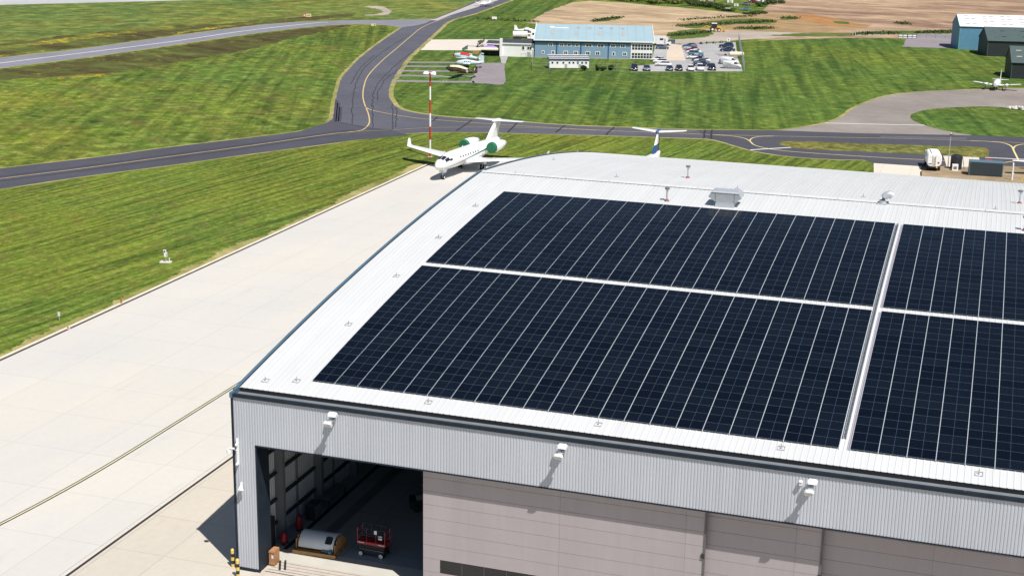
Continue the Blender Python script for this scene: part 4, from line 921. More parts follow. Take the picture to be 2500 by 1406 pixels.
# ---- second jet behind the hangar, only its T-tail shows
M_BLUE = pbr('tail_blue', (0.012,0.075,0.22), 0.35, coat=0.3)
M_DBLUE = pbr('rudder_navy', (0.03,0.045,0.10), 0.4)
t2p = G(1606, 372, 3.6)
tl = thing('regional_jet', 'airliner with blue and white T-tail rising behind the hangar roof', 'jet', (t2p.x+0.4, t2p.y-24.6, Z2), 0.02)
S2 = [(0,2.4,0.05,0.05),(0.8,2.4,0.6,0.6),(3,2.6,1.2,1.2),(6,2.7,1.35,1.4),(18,2.7,1.35,1.4),(22,3.0,0.9,0.9),(26,3.5,0.3,0.3)]
fuselage(tl, S2, M_JET)
zt = 7.15
wing(tl, [(3.4,0,19.2,5.8,0.10),(5.2,0,21.7,4.2,0.10)], M_BLUE, 'fin_lower', True)
wing(tl, [(5.2,0,21.7,4.2,0.104),(zt-0.3,0,23.6,2.8,0.10)], M_JET, 'fin_upper', True)
wing(tl, [(3.6,0.0,24.4,1.1,0.3),(zt-0.4,0.0,25.4,0.9,0.3)], M_DBLUE, 'rudder', True)
MB().tube([(0,23.4,zt),(0,23.7,zt+0.03),(0,25.6,zt+0.05),(0,26.8,zt)], [0.06,0.3,0.3,0.05], 10).build('tail_bullet', M_BLUE, tl, True)
for s in (-1, 1): wing(tl, [(s*0.1,zt,23.6,2.6,0.11),(s*4.4,zt+0.25,24.9,1.5,0.10),(s*4.75,zt+0.27,25.2,1.0,0.07)], M_JET, 'tailplane')
for s in (-1, 1):
    wing(tl, [(s*0.9,1.7,9,5,0.11),(s*10.5,2.3,13,1.6,0.09)], M_JET); wheel(tl, s*2.0, 13, 0.45, 0.3); MB().tube([(s*2,13,0.4),(s*2,13,1.6)], 0.1, 8).build('main_gear_leg', M_GALV, tl)
wheel(tl, 0, 2.6, 0.34, 0.3); MB().tube([(0,2.6,0.3),(0,2.6,1.6)], 0.1, 8).build('nose_gear_leg', M_GALV, tl)

def prop(parent, c, r, n, mt, ph=0.3, k=1.0):
    o = MB().tube([(c[0],c[1]-0.3*k,c[2]),(c[0],c[1]-0.12*k,c[2]),(c[0],c[1]+0.2,c[2])], [0.03*k,0.16*k,0.22*k], 12).build('spinner', mt, parent, True)
    for q in range(n):
        a = ph+2*math.pi*q/n; d = Vector((math.cos(a),0,math.sin(a))); e = Vector((-math.sin(a),0.5,math.cos(a)))*0.09; cc = Vector(c)
        MB().loft([[cc+d*0.15+e, cc+d*0.15-e, cc+d*0.15-e+Vector((0,0.03,0)), cc+d*0.15+e+Vector((0,0.03,0))], [cc+d*r+e*0.8, cc+d*r-e*0.8, cc+d*r-e*0.8+Vector((0,0.02,0)), cc+d*r+e*0.8+Vector((0,0.02,0))]]).build('propeller_blade', M_BLKST, parent)
    return o
def light_plane(name, lab, loc, rz, L, span, mt, tail_h=2.2, r=0.62, zc=1.35, high=False, twin=False, taildragger=False, noseprop=True, mats=None, wingz=None, sweep=0.25, chord=1.7, dih=0.35, pitch=0.0, group=None):
    mats = mats or {}; t = thing(name, lab, 'aircraft', loc, rz, group)
    t.rotation_euler = (pitch, 0, rz)
    S = [(0.02*L,zc,r*0.35,r*0.4),(0.05*L,zc,r*0.62,r*0.7),(0.14*L,zc,r*0.85,r*0.95),(0.28*L,zc+0.1,r,r*1.12),(0.42*L,zc+0.12,r*1.0,r*1.15),(0.6*L,zc+0.1,r*0.7,r*0.8),(0.82*L,zc+0.12,r*0.35,r*0.45),(0.99*L,zc+0.16,r*0.1,r*0.16)]
    fuselage(t, S, mats.get('fus', mt))
    wz = wingz if wingz is not None else (zc+r*0.95 if high else zc-r*0.55)
    for s in (-1, 1):
        wing(t, [(s*r*0.4,wz,0.26*L,chord*1.15,0.13),(s*span*0.46,wz+dih,0.26*L+sweep,chord*0.72,0.11),(s*span*0.5,wz+dih+0.02,0.26*L+sweep+0.15,chord*0.42,0.08)], mats.get('wing', mt))
        wing(t, [(s*0.05,zc+0.3,0.86*L,L*0.12,0.09),(s*span*0.17,zc+0.33,0.885*L,L*0.07,0.08)], mats.get('tailplane', mt), 'tailplane')
        wzl = 0.3+0.33*L*math.tan(-pitch); wheel(t, s*r*1.7, 0.33*L, 0.3, 0.18, z=wzl); MB().tube([(s*r*1.7,0.33*L,wzl),(s*r*1.3,0.32*L,wz)], 0.07, 6).build('gear_leg', M_GALV, t)
        if twin:
            x = s*r*2.9; E = [(0.14*L,wz+0.15,0.2,0.2),(0.17*L,wz+0.18,0.36,0.38),(0.28*L,wz+0.2,0.4,0.42),(0.42*L,wz+0.15,0.25,0.25),(0.5*L,wz+0.1,0.06,0.06)]
            nc = MB().loft([[(x+p[0], p[1], p[2]) for p in ell(*q, 14)] for q in E]).build('engine_nacelle', mt, t, True)
            for k in range(3):
                a = 0.4+k*2.094; c = Vector((x, 0.135*L, wz+0.15)); MB().tube([c, c+Vector((math.cos(a),0,math.sin(a)))*1.1], [0.07,0.05], 5).build('propeller_blade', M_BLKST, nc)
    wing(t, [(zc+r*0.2,0,0.76*L,0.24*L,0.06),(zc+tail_h*0.5,0,0.84*L,0.15*L,0.08),(zc+tail_h,0,0.9*L,0.095*L,0.08)], mats.get('fin', mt), 'fin', True)
    if noseprop: prop(t, (0, 0.02*L, zc), 1.2 if L > 8 else 0.95, 3 if L > 8 else 2, mats.get('spinner', M_WHITE), 1.57, 1.9 if pitch else 1.0)
    if taildragger: wheel(t, 0, 0.92*L, 0.16, 0.1, z=0.16+0.92*L*math.tan(-pitch)); MB().tube([(0,0.92*L,0.16+0.92*L*math.tan(-pitch)),(0,0.9*L,zc)], 0.04, 6).build('tail_gear_leg', M_GALV, t)
    else: wheel(t, 0, 0.12*L, 0.24, 0.14); MB().tube([(0,0.12*L,0.25),(0,0.13*L,zc-r*0.6)], 0.05, 6).build('gear_leg', M_GALV, t)
    return t, S
def hd(a, b):
    d = G(*b)-G(*a); return math.atan2(-d.x, d.y)
M_SILV = pbr('silver_blue_paint', (0.62,0.70,0.74), 0.3, 0.15, 0.06, 1)
M_RED = pbr('bright_red', (0.55,0.02,0.03), 0.4)
M_CAMO = None
def camo():
    k = NT('camouflage', 0.7, 0.2); tc = k.nt.nodes.new('ShaderNodeTexCoord')
    n = k.noise(tc.outputs['Object'], 0.9, 2, 0.4, 0.6); c = k.mix(k.rng(n, 0.48, 0.53), (0.045,0.05,0.028), (0.11,0.075,0.04)); return k.out(c)
M_CAMO = camo()
M_CREAM = pbr('cream_cover', (0.70,0.58,0.44), 0.8, 0, 0.08, 4)
# nose points along picture-left: heading = image horizontal
RZW = math.radians(15.7)
# red nosed fighter
t, S = light_plane('fighter_plane', 'silver fighter with red propeller boss and red canopy cover', G(1105,153.5)+Vector((0,0,Z3)), hd((1105,153.5),(1176,157.5)), 8.9, 11.0, M_SILV, 1.9, 0.72, 2.25, taildragger=True, mats={'spinner': M_RED}, pitch=-0.12, dih=0.6)
patch(t, S, 2.2, 5.0, 0.55, math.pi-0.55, M_RED, 'canopy_cover', 0.16, 6, 8)
patch(t, S, 7.2, 7.6, 0, 2*math.pi, M_BLKST, 'tail_band', 0.015, 1, 16)
MB().loft([[(x, y, z) for x, y in ((-0.07,8.0),(0.07,8.0),(0.07,8.88),(-0.07,8.88))] for z in (3.62,3.78)]).build('fin_band', M_BLKST, t)
text_part('C', 0.8, t, M_BLKST, (-0.62,5.7,2.36), (math.pi/2,0,-math.pi/2)); text_part('O', 0.7, t, M_BLKST, (-0.53,6.4,2.36), (math.pi/2,0,-math.pi/2))
# pale cabin plane in front of it
t, S = light_plane('cabin_plane', 'pale blue white cabin plane with small side windows parked between two fighters', G(1113,164.5)+Vector((0,0,Z3)), hd((1113,164.5),(1178,166)), 7.7, 10.0, M_SILV, 2.0, 0.72, 1.2, mats={'spinner': M_SILV}, dih=0.6)
for i in range(4):
    for sd in (0.45, math.pi-0.45): patch(t, S, 2.2+i*0.55, 2.6+i*0.55, sd-0.16, sd+0.16, M_GLASS, 'cabin_window', 0.012, 1, 2)
# camouflaged fighter
t, S = light_plane('fighter_plane', 'camouflaged fighter with roundel and cream canopy cover', G(1089,187)+Vector((0,0,Z3)), hd((1089,187),(1158,190.5)), 8.2, 11.0, M_CAMO, 1.7, 0.8, 2.15, taildragger=True, mats={'spinner': M_BLKST}, pitch=-0.12, dih=0.5)
patch(t, S, 0.9, 5.6, 0.62, math.pi-0.62, M_CREAM, 'canopy_cover', 0.2, 6, 8)
for rr, mt, off in ((0.42, M_DBLUE, 0.02), (0.30, M_WHITE, 0.03), (0.13, M_RED, 0.04)):
    for sx in (-1, 1): MB().prism(circle(16, rr), 'x', 0, 0.01, 0, Matrix.Translation((sx*(0.50+off), 5.6, 2.28))).build('roundel', mt, t)
MB().prism([(7.2,2.7),(7.4,2.7),(7.55,3.4),(7.35,3.4)], 'x', -0.08, 0.08).build('fin_flash', M_WHITE, t)
# far plane on the taxiway, facing the camera
light_plane('touring_plane', 'white low-wing touring plane standing on the far taxiway', G(1172,17.5)+Vector((0,0,Z4)), -0.32, 7.6, 9.6, M_JET, 1.7, 0.6, 1.15, dih=0.75, chord=1.6)
# twin by the dark sheds, facing the camera
light_plane('twin_plane', 'white twin-engined plane parked by the dark sheds', G(2428,223.5)+Vector((0,0,Z3)), -0.12, 10.8, 11.6, M_JET, 2.9, 0.85, 1.6, twin=True, noseprop=False, dih=0.55, chord=2.0)
# wing-only visible plane behind the blue building's corner
light_plane('parked_plane', 'white light plane half hidden behind the blue building', G(1307,84)+Vector((0,0,Z2)), 1.9, 7.2, 10.5, M_JET, 1.8, 0.6, 1.1, high=True, dih=0.1)
# propeller plane by the brick hut
t, S = light_plane('vintage_plane', 'camouflaged propeller plane with grey wing beside the brick hut', G(1167,117)+Vector((0,0,Z2)), hd((1167,117),(1207,103)), 7.4, 8.5, M_CAMO, 1.9, 0.55, 1.3, mats={'wing': M_SILV, 'spinner': M_WHITE, 'tailplane': M_SILV, 'fin': M_CAMO}, taildragger=True)
# white plane at the yard behind the hangar, wing overlapping the container
g = G(2482, 432); t, S = light_plane('yard_plane', 'white high-tailed plane in the gravel yard by the dark container', g+Vector((5.2,0.5,Z4)), 0.25, 9.0, 11.0, M_JET, 1.9, 0.7, 1.55, dih=0.2, chord=1.9, high=True, mats={'tailplane': M_JET})

# ================================================================== BUILDINGS
M_BLUEW = pbr('blue_wall', (0.22,0.34,0.47), 0.6, 0, 0.06, 0.4)
M_BLUER = pbr('blue_roof', (0.31,0.43,0.48), 0.55, 0, 0.05, 0.2)
M_BLUED = pbr('deep_blue_trim', (0.02,0.10,0.24), 0.5)
M_WPAINT = pbr('white_wall_paint', (0.86,0.85,0.83), 0.7, 0, 0.05, 0.5)
M_PANE = pbr('window_glass', (0.035,0.045,0.055), 0.12, 0, 0.5, 0.9)
M_BRICK = pbr('dark_brick', (0.16,0.085,0.075), 0.8, 0, 0.3, 3)
M_SLATE = pbr('slate_roof', (0.05,0.05,0.065), 0.6, 0, 0.2, 1)
M_SKYL = pbr('rooflight', (0.42,0.40,0.38), 0.4)
def frame_at(a, b):
    """origin at G(a), local x towards G(b)"""
    A = G(*a); B = G(*b); d = (B-A); return A, math.atan2(d.y, d.x), d.length
def window(parent, x, z, w, h, y=0.0, n=2, mt=M_WPAINT):
    f = box_part('window', parent, mt, x-w/2-0.14, y-0.06, z-h/2-0.14, x+w/2+0.14, y+0.02, z+h/2+0.14)
    pw = w/n
    for i in range(n): MB().box(x-w/2+i*pw+0.05, y-0.075, z-h/2, x-w/2+(i+1)*pw-0.05, y-0.061, z+h/2).build('pane', M_PANE, f)
    return f
# ---- blue two-storey building
O, an, LEN = frame_at((1305,141),(1592,147.3)); bb = thing('blue_building', 'two-storey blue building with pale blue roof and white framed windows', 'building', O, an)
EH = 5.15; DP = 19.0; RG = 2.9
box_part('wall', bb, M_BLUEW, 0, 0, 0, LEN, 2*DP, EH)
box_part('plinth', bb, M_LOT, -0.05, -0.05, 0, LEN+0.05, 0.0, 0.35)
rf = MB().prism([(-0.45,EH+0.05),(DP,EH+RG),(2*DP+0.45,EH+0.05),(2*DP+0.45,EH-0.1),(DP,EH+RG-0.15),(-0.45,EH-0.1)], 'x', -0.3, LEN+0.35).build('roof', M_BLUER, bb)
MB().prism([(0.05,EH-0.3),(DP,EH+RG-0.25),(2*DP-0.05,EH-0.3)], 'x', 0.1, LEN-0.1).build('gable_infill', M_BLUEW, bb)
box_part('fascia', bb, M_WPAINT, -0.35, -0.62, EH-0.22, LEN+0.4, -0.46, EH+0.12)
box_part('eaves_band', bb, M_BLUED, 0.0, -0.07, EH-0.75, LEN, -0.001, EH-0.23)
for x in (-0.42, LEN+0.36): MB().prism([(-0.5,EH+0.0),(DP,EH+RG-0.05),(DP,EH+RG+0.2),(-0.5,EH+0.25)], 'x', x, x+0.12).build('verge_board', M_WPAINT, bb)
ux = lambda px: (px-1305)/(1592-1305)*LEN
for px, w in ((1343.6,1.0),(1370.6,1.0),(1389,1.0),(1408.4,1.0),(1437,1.7),(1466,1.7),(1495.7,1.2),(1519.6,1.2)): window(bb, ux(px), 3.75, w, 0.62)
for px, w in ((1325.6,0.5),(1350,0.8),(1381,1.0),(1405.6,1.0),(1435,1.1),(1459,1.1),(1497.7,0.65),(1525,1.0)): window(bb, ux(px), 1.55, w, 0.75, n=1 if w < 0.7 else 2)
for px in (1359,1418,1485): box_part('pilaster', bb, M_BLUED, ux(px)-0.14, -0.12, 0, ux(px)+0.14, -0.001, EH-0.3)
cw = box_part('glazed_front', bb, M_WPAINT, ux(1539), -0.16, 0.2, LEN, -0.075, EH-0.5)
for r, z in enumerate((0.45, 1.25, 2.85, 3.65)):
    for i in range(7):
        x = ux(1542)+i*(LEN-ux(1542))/7; MB().box(x+0.03, -0.175, z, x+(LEN-ux(1542))/7-0.13, -0.161, z+0.66).build('pane', M_PANE, cw)
sl_ = math.atan2(RG, DP+0.45)
def on_roof(name, x0, s0, x1, s1, mt, h=0.05, parent=None):
    T = Matrix.Translation((0,-0.45,EH+0.05)) @ Matrix.Rotation(sl_, 4, 'X'); return MB().box(x0, s0, 0.005, x1, s1, h, 0, T).build(name, mt, parent or rf)
for px in (1347,1405,1463,1522):
    on_roof('rooflight', ux(px)-0.45, 6.5, ux(px)+0.45, 11.5, M_SKYL)
for px in (1410,1438,1466,1493,1521): on_roof('roof_vent', ux(px)-0.45, 14.6, ux(px)+0.45, 16.0, M_GALV, 0.12)
on_roof('white_rail', ux(1352), 13.9, ux(1385), 14.2, M_WPAINT, 0.25); on_roof('white_hatch', ux(1338), 14.3, ux(1349), 15.6, M_WPAINT, 0.2)
for i in range(14): on_roof('sheet_seam', 0.2+i*LEN/14, 0.3, 0.24+i*LEN/14, 18.9, M_BLUEW, 0.03)
# ---- white annexe and brick hut
O2, an2, L2 = frame_at((1221,138),(1303,140.5)); ax = thing('white_annexe', 'low white rendered annexe with dark felt roof beside the blue building', 'building', O2, an2)
box_part('wall', ax, M_WPAINT, 0, 0, 0, L2, 6.0, 3.85)
MB().prism([(-0.15,3.85),(3.0,4.7),(6.2,3.85)], 'x', 0.3, L2-0.05).build('roof', M_SLATE, ax)
box_part('fascia', ax, M_WPAINT, 0.2, -0.28, 3.6, L2, -0.16, 3.92)
box_part('chimney_wall', ax, M_WPAINT, -0.12, -0.35, 0, 0.62, 0.6, 5.1)
window(ax, L2-3.1, 2.6, 0.7, 0.95, n=1); window(ax, L2-1.3, 2.6, 1.3, 0.8)
box_part('door', ax, M_SKYL, L2-1.9, -0.05, 0.0, L2-1.0, -0.001, 1.5)
for x in (L2-3.6, L2-2.2): MB().tube([(x,-0.6,0),(x,-0.6,1.0)], 0.04, 6).build('rail_post', M_STEEL, ax)
MB().tube([(L2-3.6,-0.6,1.0),(L2-2.2,-0.6,1.0)], 0.04, 6).build('hand_rail', M_STEEL, ax)
O3, an3, L3 = frame_at((1186,135),(1220,136.5)); bh = thing('brick_hut', 'dark brick hut with slate roof behind the marquee', 'building', O3, an3)
box_part('wall', bh, M_BRICK, 0, 1.5, 0, L3, 6.0, 3.2)
MB().prism([(1.0,3.2),(3.6,4.0),(6.4,3.2)], 'x', -0.3, L3).build('roof', M_SLATE, bh); box_part('fascia', bh, M_WPAINT, -0.4, 0.85, 3.0, L3, 0.99, 3.3)
for x in (1.4, 3.2): window(bh, x, 2.1, 0.9, 0.8, 1.5, 1)
O4, an4, L4 = frame_at((1174,137.5),(1216,138.5)); mq = thing('marquee', 'cream and purple marquee canopy standing in front of the brick hut', 'marquee', O4, an4)
M_CANV = pbr('cream_canvas', (0.72,0.66,0.50), 0.8); M_PURP = pbr('purple_canvas', (0.30,0.21,0.50), 0.8)
MB().loft([[(0,0,1.75),(L4,0,1.75),(L4,3,1.75),(0,3,1.75)],[(0.02,0.02,2.15),(L4-0.02,0.02,2.15),(L4-0.02,2.98,2.15),(0.02,2.98,2.15)],[(0.5,0.6,2.4),(L4-0.5,0.6,2.4),(L4-0.5,2.4,2.4),(0.5,2.4,2.4)]]).build('valance', M_CANV, mq)
MB().loft([[(0.55,0.65,2.41),(L4-0.55,0.65,2.41),(L4-0.55,2.35,2.41),(0.55,2.35,2.41)],[(1.4,1.3,2.95),(L4-1.4,1.3,2.95),(L4-1.4,1.6,2.95),(1.4,1.6,2.95)]]).build('roof', M_PURP, mq)
for x in (0.05, L4/2, L4-0.05):
    for y in (0.05, 2.9): MB().tube([(x,y,0),(x,y,1.8)], 0.05, 6).build('pole', M_BLKST, mq)
box_part('back_curtain', mq, M_BLKST, 0.1, 2.5, 0, L4-0.1, 2.6, 1.76); box_part('side_curtain', mq, M_BLKST, 0.1, 0.4, 0, 0.16, 2.5, 1.76); box_part('table', mq, M_CHAR, 0.6, 0.9, 0.7, L4-0.6, 1.7, 0.78)
p = G(1161,132); t = thing('timber_pile', 'pile of tan timber boards lying beside the marquee', 'timber', p, an4)
for i in range(4): box_part('board', t, M_WOOD, -0.9+0.1*i, -0.5+0.25*i, 0.2*i, 0.9+0.08*i, -0.2+0.25*i, 0.2*i+0.18)
p = G(1135,124); t = thing('windbreak', 'dark green slanted canvas windbreak behind the red-nosed fighter', 'windbreak', p, an4+0.5)
MB().prism([(-0.9,0.0),(0.9,0.4),(0.9,1.6),(-0.9,0.7)], 'y', -0.03, 0.03).build('canvas', pbr('green_canvas', (0.07,0.14,0.12), 0.8), t); MB().tube([(0.9,0,0),(0.9,0,1.65)], 0.04, 6).build('pole', M_STEEL, t)
# ---- portable cabin
O5, an5, L5 = frame_at((1341,168),(1438,168.5)); pc = thing('portable_cabin', 'long white portable cabin with grey slatted roof in front of the blue building', 'cabin', O5, an5)
box_part('wall', pc, M_WPAINT, 0, 0, 0.15, L5, 4.2, 2.2)
box_part('eaves_band', pc, M_BLUED, -0.05, -0.12, 2.2, L5+0.05, 4.25, 2.5)
for i in range(6):
    y0 = -0.2+i*0.8; MB().box(-0.1, y0, 2.52+0.14*i, L5+0.1, y0+0.76, 2.58+0.14*i).build('roof_slat', M_WPAINT if i % 2 else M_STEEL, pc)
MB().prism([(-0.1,2.5),(4.6,2.5),(4.6,3.2)], 'x', 0.0, L5).build('roof_core', M_STEEL, pc)
for i, px in enumerate((1348.5,1360.5,1375,1390,1399.5,1421,1430.5)):
    x = (px-1341)/97*L5; f = box_part('window', pc, M_WPAINT, x-0.34, -0.05, 1.3, x+0.34, -0.001, 1.95); MB().box(x-0.25, -0.065, 1.38, x+0.25, -0.051, 1.87).build('pane', M_PANE, f)
x = (1410.5-1341)/97*L5; MB().prism([(x-0.3,1.9),(x-0.3,1.55),(x,1.15),(x+0.3,1.55),(x+0.3,1.9)], 'y', -0.05, -0.002).build('shield_sign', M_DBLUE, pc); MB().prism([(x+a,1.6+b) for a, b in circle(10, 0.12)], 'y', -0.062, -0.051).build('shield_boss', M_WHITE, pc)
for px in (1373, 1407): xx = (px-1341)/97*L5; box_part('door', pc, M_SKYL, xx+0.6, -0.04, 0.15, xx+1.3, -0.001, 1.25)
# ---- sheds on the right
M_TEAL = pbr('teal_cladding', (0.11,0.27,0.40), 0.6, 0, 0.12, 1.5)
M_TEALT = pbr('teal_trim', (0.12,0.40,0.42), 0.5)
M_DGREEN = pbr('dark_green_shed', (0.018,0.026,0.028), 0.6, 0, 0.15, 0.8)
M_DGROOF = pbr('dark_green_roof', (0.055,0.085,0.085), 0.6, 0, 0.12, 0.8)
M_PROOF = pbr('pale_shed_roof', (0.72,0.72,0.73), 0.5, 0, 0.04, 0.3)
def shed(a, b, length, eave, ridge, depth, mw, mr, lab, lights=None, lmat=None, trim=None):
    A, an, _ = frame_at(a, b); t = thing('shed', lab, 'shed', A, an)
    box_part('wall', t, mw, 0, 0, 0, length, depth, eave)
    MB().prism([(0,eave),(depth/2,ridge-0.02),(depth,eave)], 'x', 0.0, length).build('gable', mw, t)
    sl = math.atan2(ridge-eave, depth/2); s_len = math.hypot(ridge-eave, depth/2)
    T = Matrix.Translation((0,-0.0,eave)) @ Matrix.Rotation(sl, 4, 'X')
    r = MB().box(-0.15, -0.3, 0.02, length+0.15, s_len+0.02, 0.12, 0, T).build('roof', mr, t)
    T2 = Matrix.Translation((0,depth,eave)) @ Matrix.Rotation(-sl, 4, 'X'); MB().box(-0.15, -s_len-0.02, 0.02, length+0.15, 0.3, 0.12, 0, T2).build('roof', mr, t)
    if trim:
        MB().box(-0.24, -0.32, 0.0, -0.16, s_len, 0.2, 0, T).build('verge_trim', trim, t); box_part('corner_trim', t, trim, -0.06, -0.06, 0, 0.14, -0.001, eave); box_part('eaves_trim', t, trim, 0.0, -0.09, eave-0.22, length, -0.061, eave-0.05)
    if lights:
        for x, s in lights: MB().box(x-0.7, s*s_len-0.18, 0.121, x+0.7, s*s_len+0.18, 0.15, 0, T).build('rooflight', lmat, r)
    return t
li = [(2.6+5.6*c+o+s*1.2*0, s) for c in range(6) for o in (0.0, 2.0) for s in (0.2, 0.42, 0.64, 0.86)]
shed((2339,121.3),(2500,125.7), 42, 7.3, 10.4, 14, M_TEAL, M_PROOF, 'large blue-green metal shed with pale roof and rows of small rooflights', li, M_STEEL, M_TEALT)
shed((2409,138),(2500,140.5), 34, 4.7, 8.2, 14.5, M_DGREEN, M_DGROOF, 'dark green timber shed standing between the blue-green shed and another dark one', [(5+6*c, s) for c in range(4) for s in (0.3, 0.7)], M_DGREEN, M_DGROOF)
shed((2467,192.5),(2560,196), 30, 4.3, 8.0, 13, M_DGREEN, M_DGROOF, 'dark green shed with pale square rooflights behind the twin-engined plane', [(2.0+2.2*c, s) for c in range(5) for s in (0.35, 0.72)], pbr('pale_rooflight', (0.36,0.35,0.28), 0.5), M_DGROOF)

# ================================================================== MASTS, POSTS, SIGNS
def mast(u, v, h):
    p = G(u, v); t = thing('light_mast', 'tall red and white banded floodlight mast behind the business jet', 'light mast', p)
    n = 5; M_MR = pbr('mast_red', (0.50,0.03,0.02), 0.5)
    zs = [0, 0.75]+[0.75+(h-1.0)*k/6 for k in range(1, 7)]
    for i, (a, b) in enumerate(zip(zs[:-1], zs[1:])): MB().tube([(0,0,a),(0,0,b)], [0.19-0.006*i, 0.184-0.006*i], 12).build('mast_band', M_MR if i % 2 == 0 else M_WHITE, t)
    MB().tube([(-0.75,0,h-0.2),(0.75,0,h-0.2)], 0.07, 8).build('cross_arm', M_WHITE, t)
    for s in (-1, 1):
        MB().loft([[(s*0.72+a*1.0, b*0.5-0.35, h-0.42) for a, b in circle(14, 0.52)],[(s*0.72+a, b*0.5-0.25, h-0.26) for a, b in circle(14, 0.50)],[(s*0.72+a*0.6, b*0.35-0.1, h+0.02) for a, b in circle(14, 0.60)]]).build('floodlight_head', M_LAMP, t)
    for z in (h*0.3, h*0.6): pass
    MB().box(-0.35,-0.35,0,0.35,0.35,0.1).build('base', M_CONC, t)
mast(1050, 383.5, 15.3)
p = G(2314, 409); t = thing('lamp_post', 'slim grey lamp post beside the black water tank', 'lamp post', p)
MB().tube([(0,0,0),(0,0,5.9)], [0.09,0.05], 8).build('pole', M_GALV, t); MB().tube([(0,0,5.8),(0,0,6.1)], [0.25,0.1], 10).build('lamp', M_BLKST, t); MB().tube([(0,0,6.08),(0,0,6.2)], [0.12,0.05], 8).build('sensor', M_WHITE, t); MB().tube([(0,0,5.8),(0.55,0,6.05)], 0.04, 6).build('arm', M_BLKST, t)
# instrument on a slab in the near grass
p = G(405, 641); t = thing('instrument_post', 'white instrument box on a post standing on a concrete slab in the grass', 'instrument', p, 0.35)
box_part('slab', t, M_CONC, -0.75, -0.45, 0.0, 0.75, 0.45, 0.12)
MB().tube([(0,0.1,0.1),(0,0.1,1.25)], 0.05, 8).build('post', M_GALV, t); box_part('case', t, M_WHITE, -0.2, -0.02, 0.75, 0.2, 0.22, 1.3); box_part('display', t, M_BLKST, 0.08, -0.03, 0.85, 0.14, -0.021, 1.15)
box_part('head', t, M_WHITE, -0.28, -0.05, 1.35, 0.08, 0.22, 1.62); box_part('head_screen', t, M_BLKST, -0.24, -0.06, 1.4, 0.0, -0.051, 1.56)
MB().tube([(0.45,0,0.1),(0.45,0,0.6)], 0.06, 8).build('stub_post', M_WHITE, t); MB().tube([(-0.45,-0.2,0.1),(-0.45,-0.2,0.32)], 0.08, 8).build('cap', M_WHITE, t)
p = G(145, 783); t = thing('marker_post', 'small white topped marker post in the near grass', 'marker post', p); MB().tube([(0,0,0),(0,0,0.6)], 0.05, 8).build('stem', M_GALV, t); box_part('plate', t, M_WHITE, -0.13, -0.06, 0.55, 0.13, 0.02, 1.0)
p = G(296, 742); t = thing('edge_marker', 'rusty orange banded post by the apron kerb', 'marker post', p); M_OR = pbr('rust_orange', (0.40,0.17,0.03), 0.7)
for i in range(3): MB().box(-0.1,-0.05,0.05+i*0.3,0.1,0.05,0.27+i*0.3).build('band', M_OR, t)
MB().tube([(0,0.0,0),(0,0.0,0.98)], 0.035, 6).build('post', M_BRICK, t)
p = G(166, 803); t = thing('cable_stub', 'low orange stub by the apron kerb', 'stub', p); MB().tube([(0,0,0),(0,0,0.25)], 0.09, 8).build('pipe', M_OR, t); box_part('plate', t, M_CONC, -0.25, -0.18, 0, 0.25, 0.18, 0.06)
M_SIGNY = pbr('sign_yellow', (0.75,0.66,0.32), 0.5); M_SIGNR = pbr('sign_red', (0.62,0.16,0.2), 0.5)
p = G(750, 44.5); t = thing('taxiway_sign', 'red and yellow taxiway board beyond the far taxiway', 'sign', p, 0.32)
box_part('red_panel', t, M_SIGNR, -1.5, -0.1, 0.35, -0.45, 0.1, 1.5); box_part('yellow_panel', t, M_SIGNY, -0.43, -0.1, 0.35, 1.5, 0.1, 1.5); box_part('letter_block', t, M_WHITE, -1.2, -0.115, 0.7, -0.75, -0.101, 1.15)
for i in range(3): box_part('letter_block', t, M_BLKST, -0.1+i*0.5, -0.112, 0.75, 0.15+i*0.5, -0.101, 1.1)
for x in (-1.2, 0, 1.2): box_part('foot', t, M_BLKST, x-0.05, -0.05, 0, x+0.05, 0.05, 0.35)
p = G(912, 66); t = thing('direction_sign', 'small yellow taxiway board at the grass corner by the far taxiway', 'sign', p, 0.32)
box_part('panel', t, M_SIGNY, -0.85, -0.1, 0.25, 0.85, 0.1, 1.0); MB().prism([(0.2,0.45),(0.6,0.45),(0.6,0.8),(0.4,0.85),(0.2,0.7)], 'y', -0.115, -0.101).build('arrow', M_BLKST, t); 
for x in (-0.6, 0.6): box_part('foot', t, M_BLKST, x-0.05, -0.05, 0, x+0.05, 0.05, 0.25)
p = G(1207, 50.5); t = thing('white_trailer', 'small white box trailer alone in the grass beyond the blue building', 'trailer', p, 0.3); box_part('box', t, M_WPAINT, -0.9, -0.6, 0.45, 0.9, 0.6, 1.25)
for y in (-0.62, 0.62): MB().tube([(0,y-0.06,0.3),(0,y+0.06,0.3)], 0.3, 12).build('wheel', M_RUB, t)
p = G(1778, 109); t = thing('square_sign', 'white square sign with a dark emblem on a post by the car park', 'sign', p, 0.25); MB().tube([(0,0,0),(0,0,1.1)], 0.08, 6).build('post', M_TRIMB, t); box_part('board', t, M_WHITE, -0.5, -0.05, 0.9, 0.5, 0.05, 1.95); MB().prism([(a,1.45+b) for a, b in circle(12, 0.22)], 'y', -0.065, -0.051).build('emblem', M_TRIMB, t)
# stand numbers on the strips
for (u, v), s in (((1086,199.5),'17'), ((1089,187.8),'18'), ((1099,164.5),'19'), ((1106,154),'20')):
    o = text_part(s, 1.5, None, M_WLINE, G(u, v)+Vector((0,0,Z5+0.01)), (0,0,0.3), 'stand_number', 0.001); structure(o)

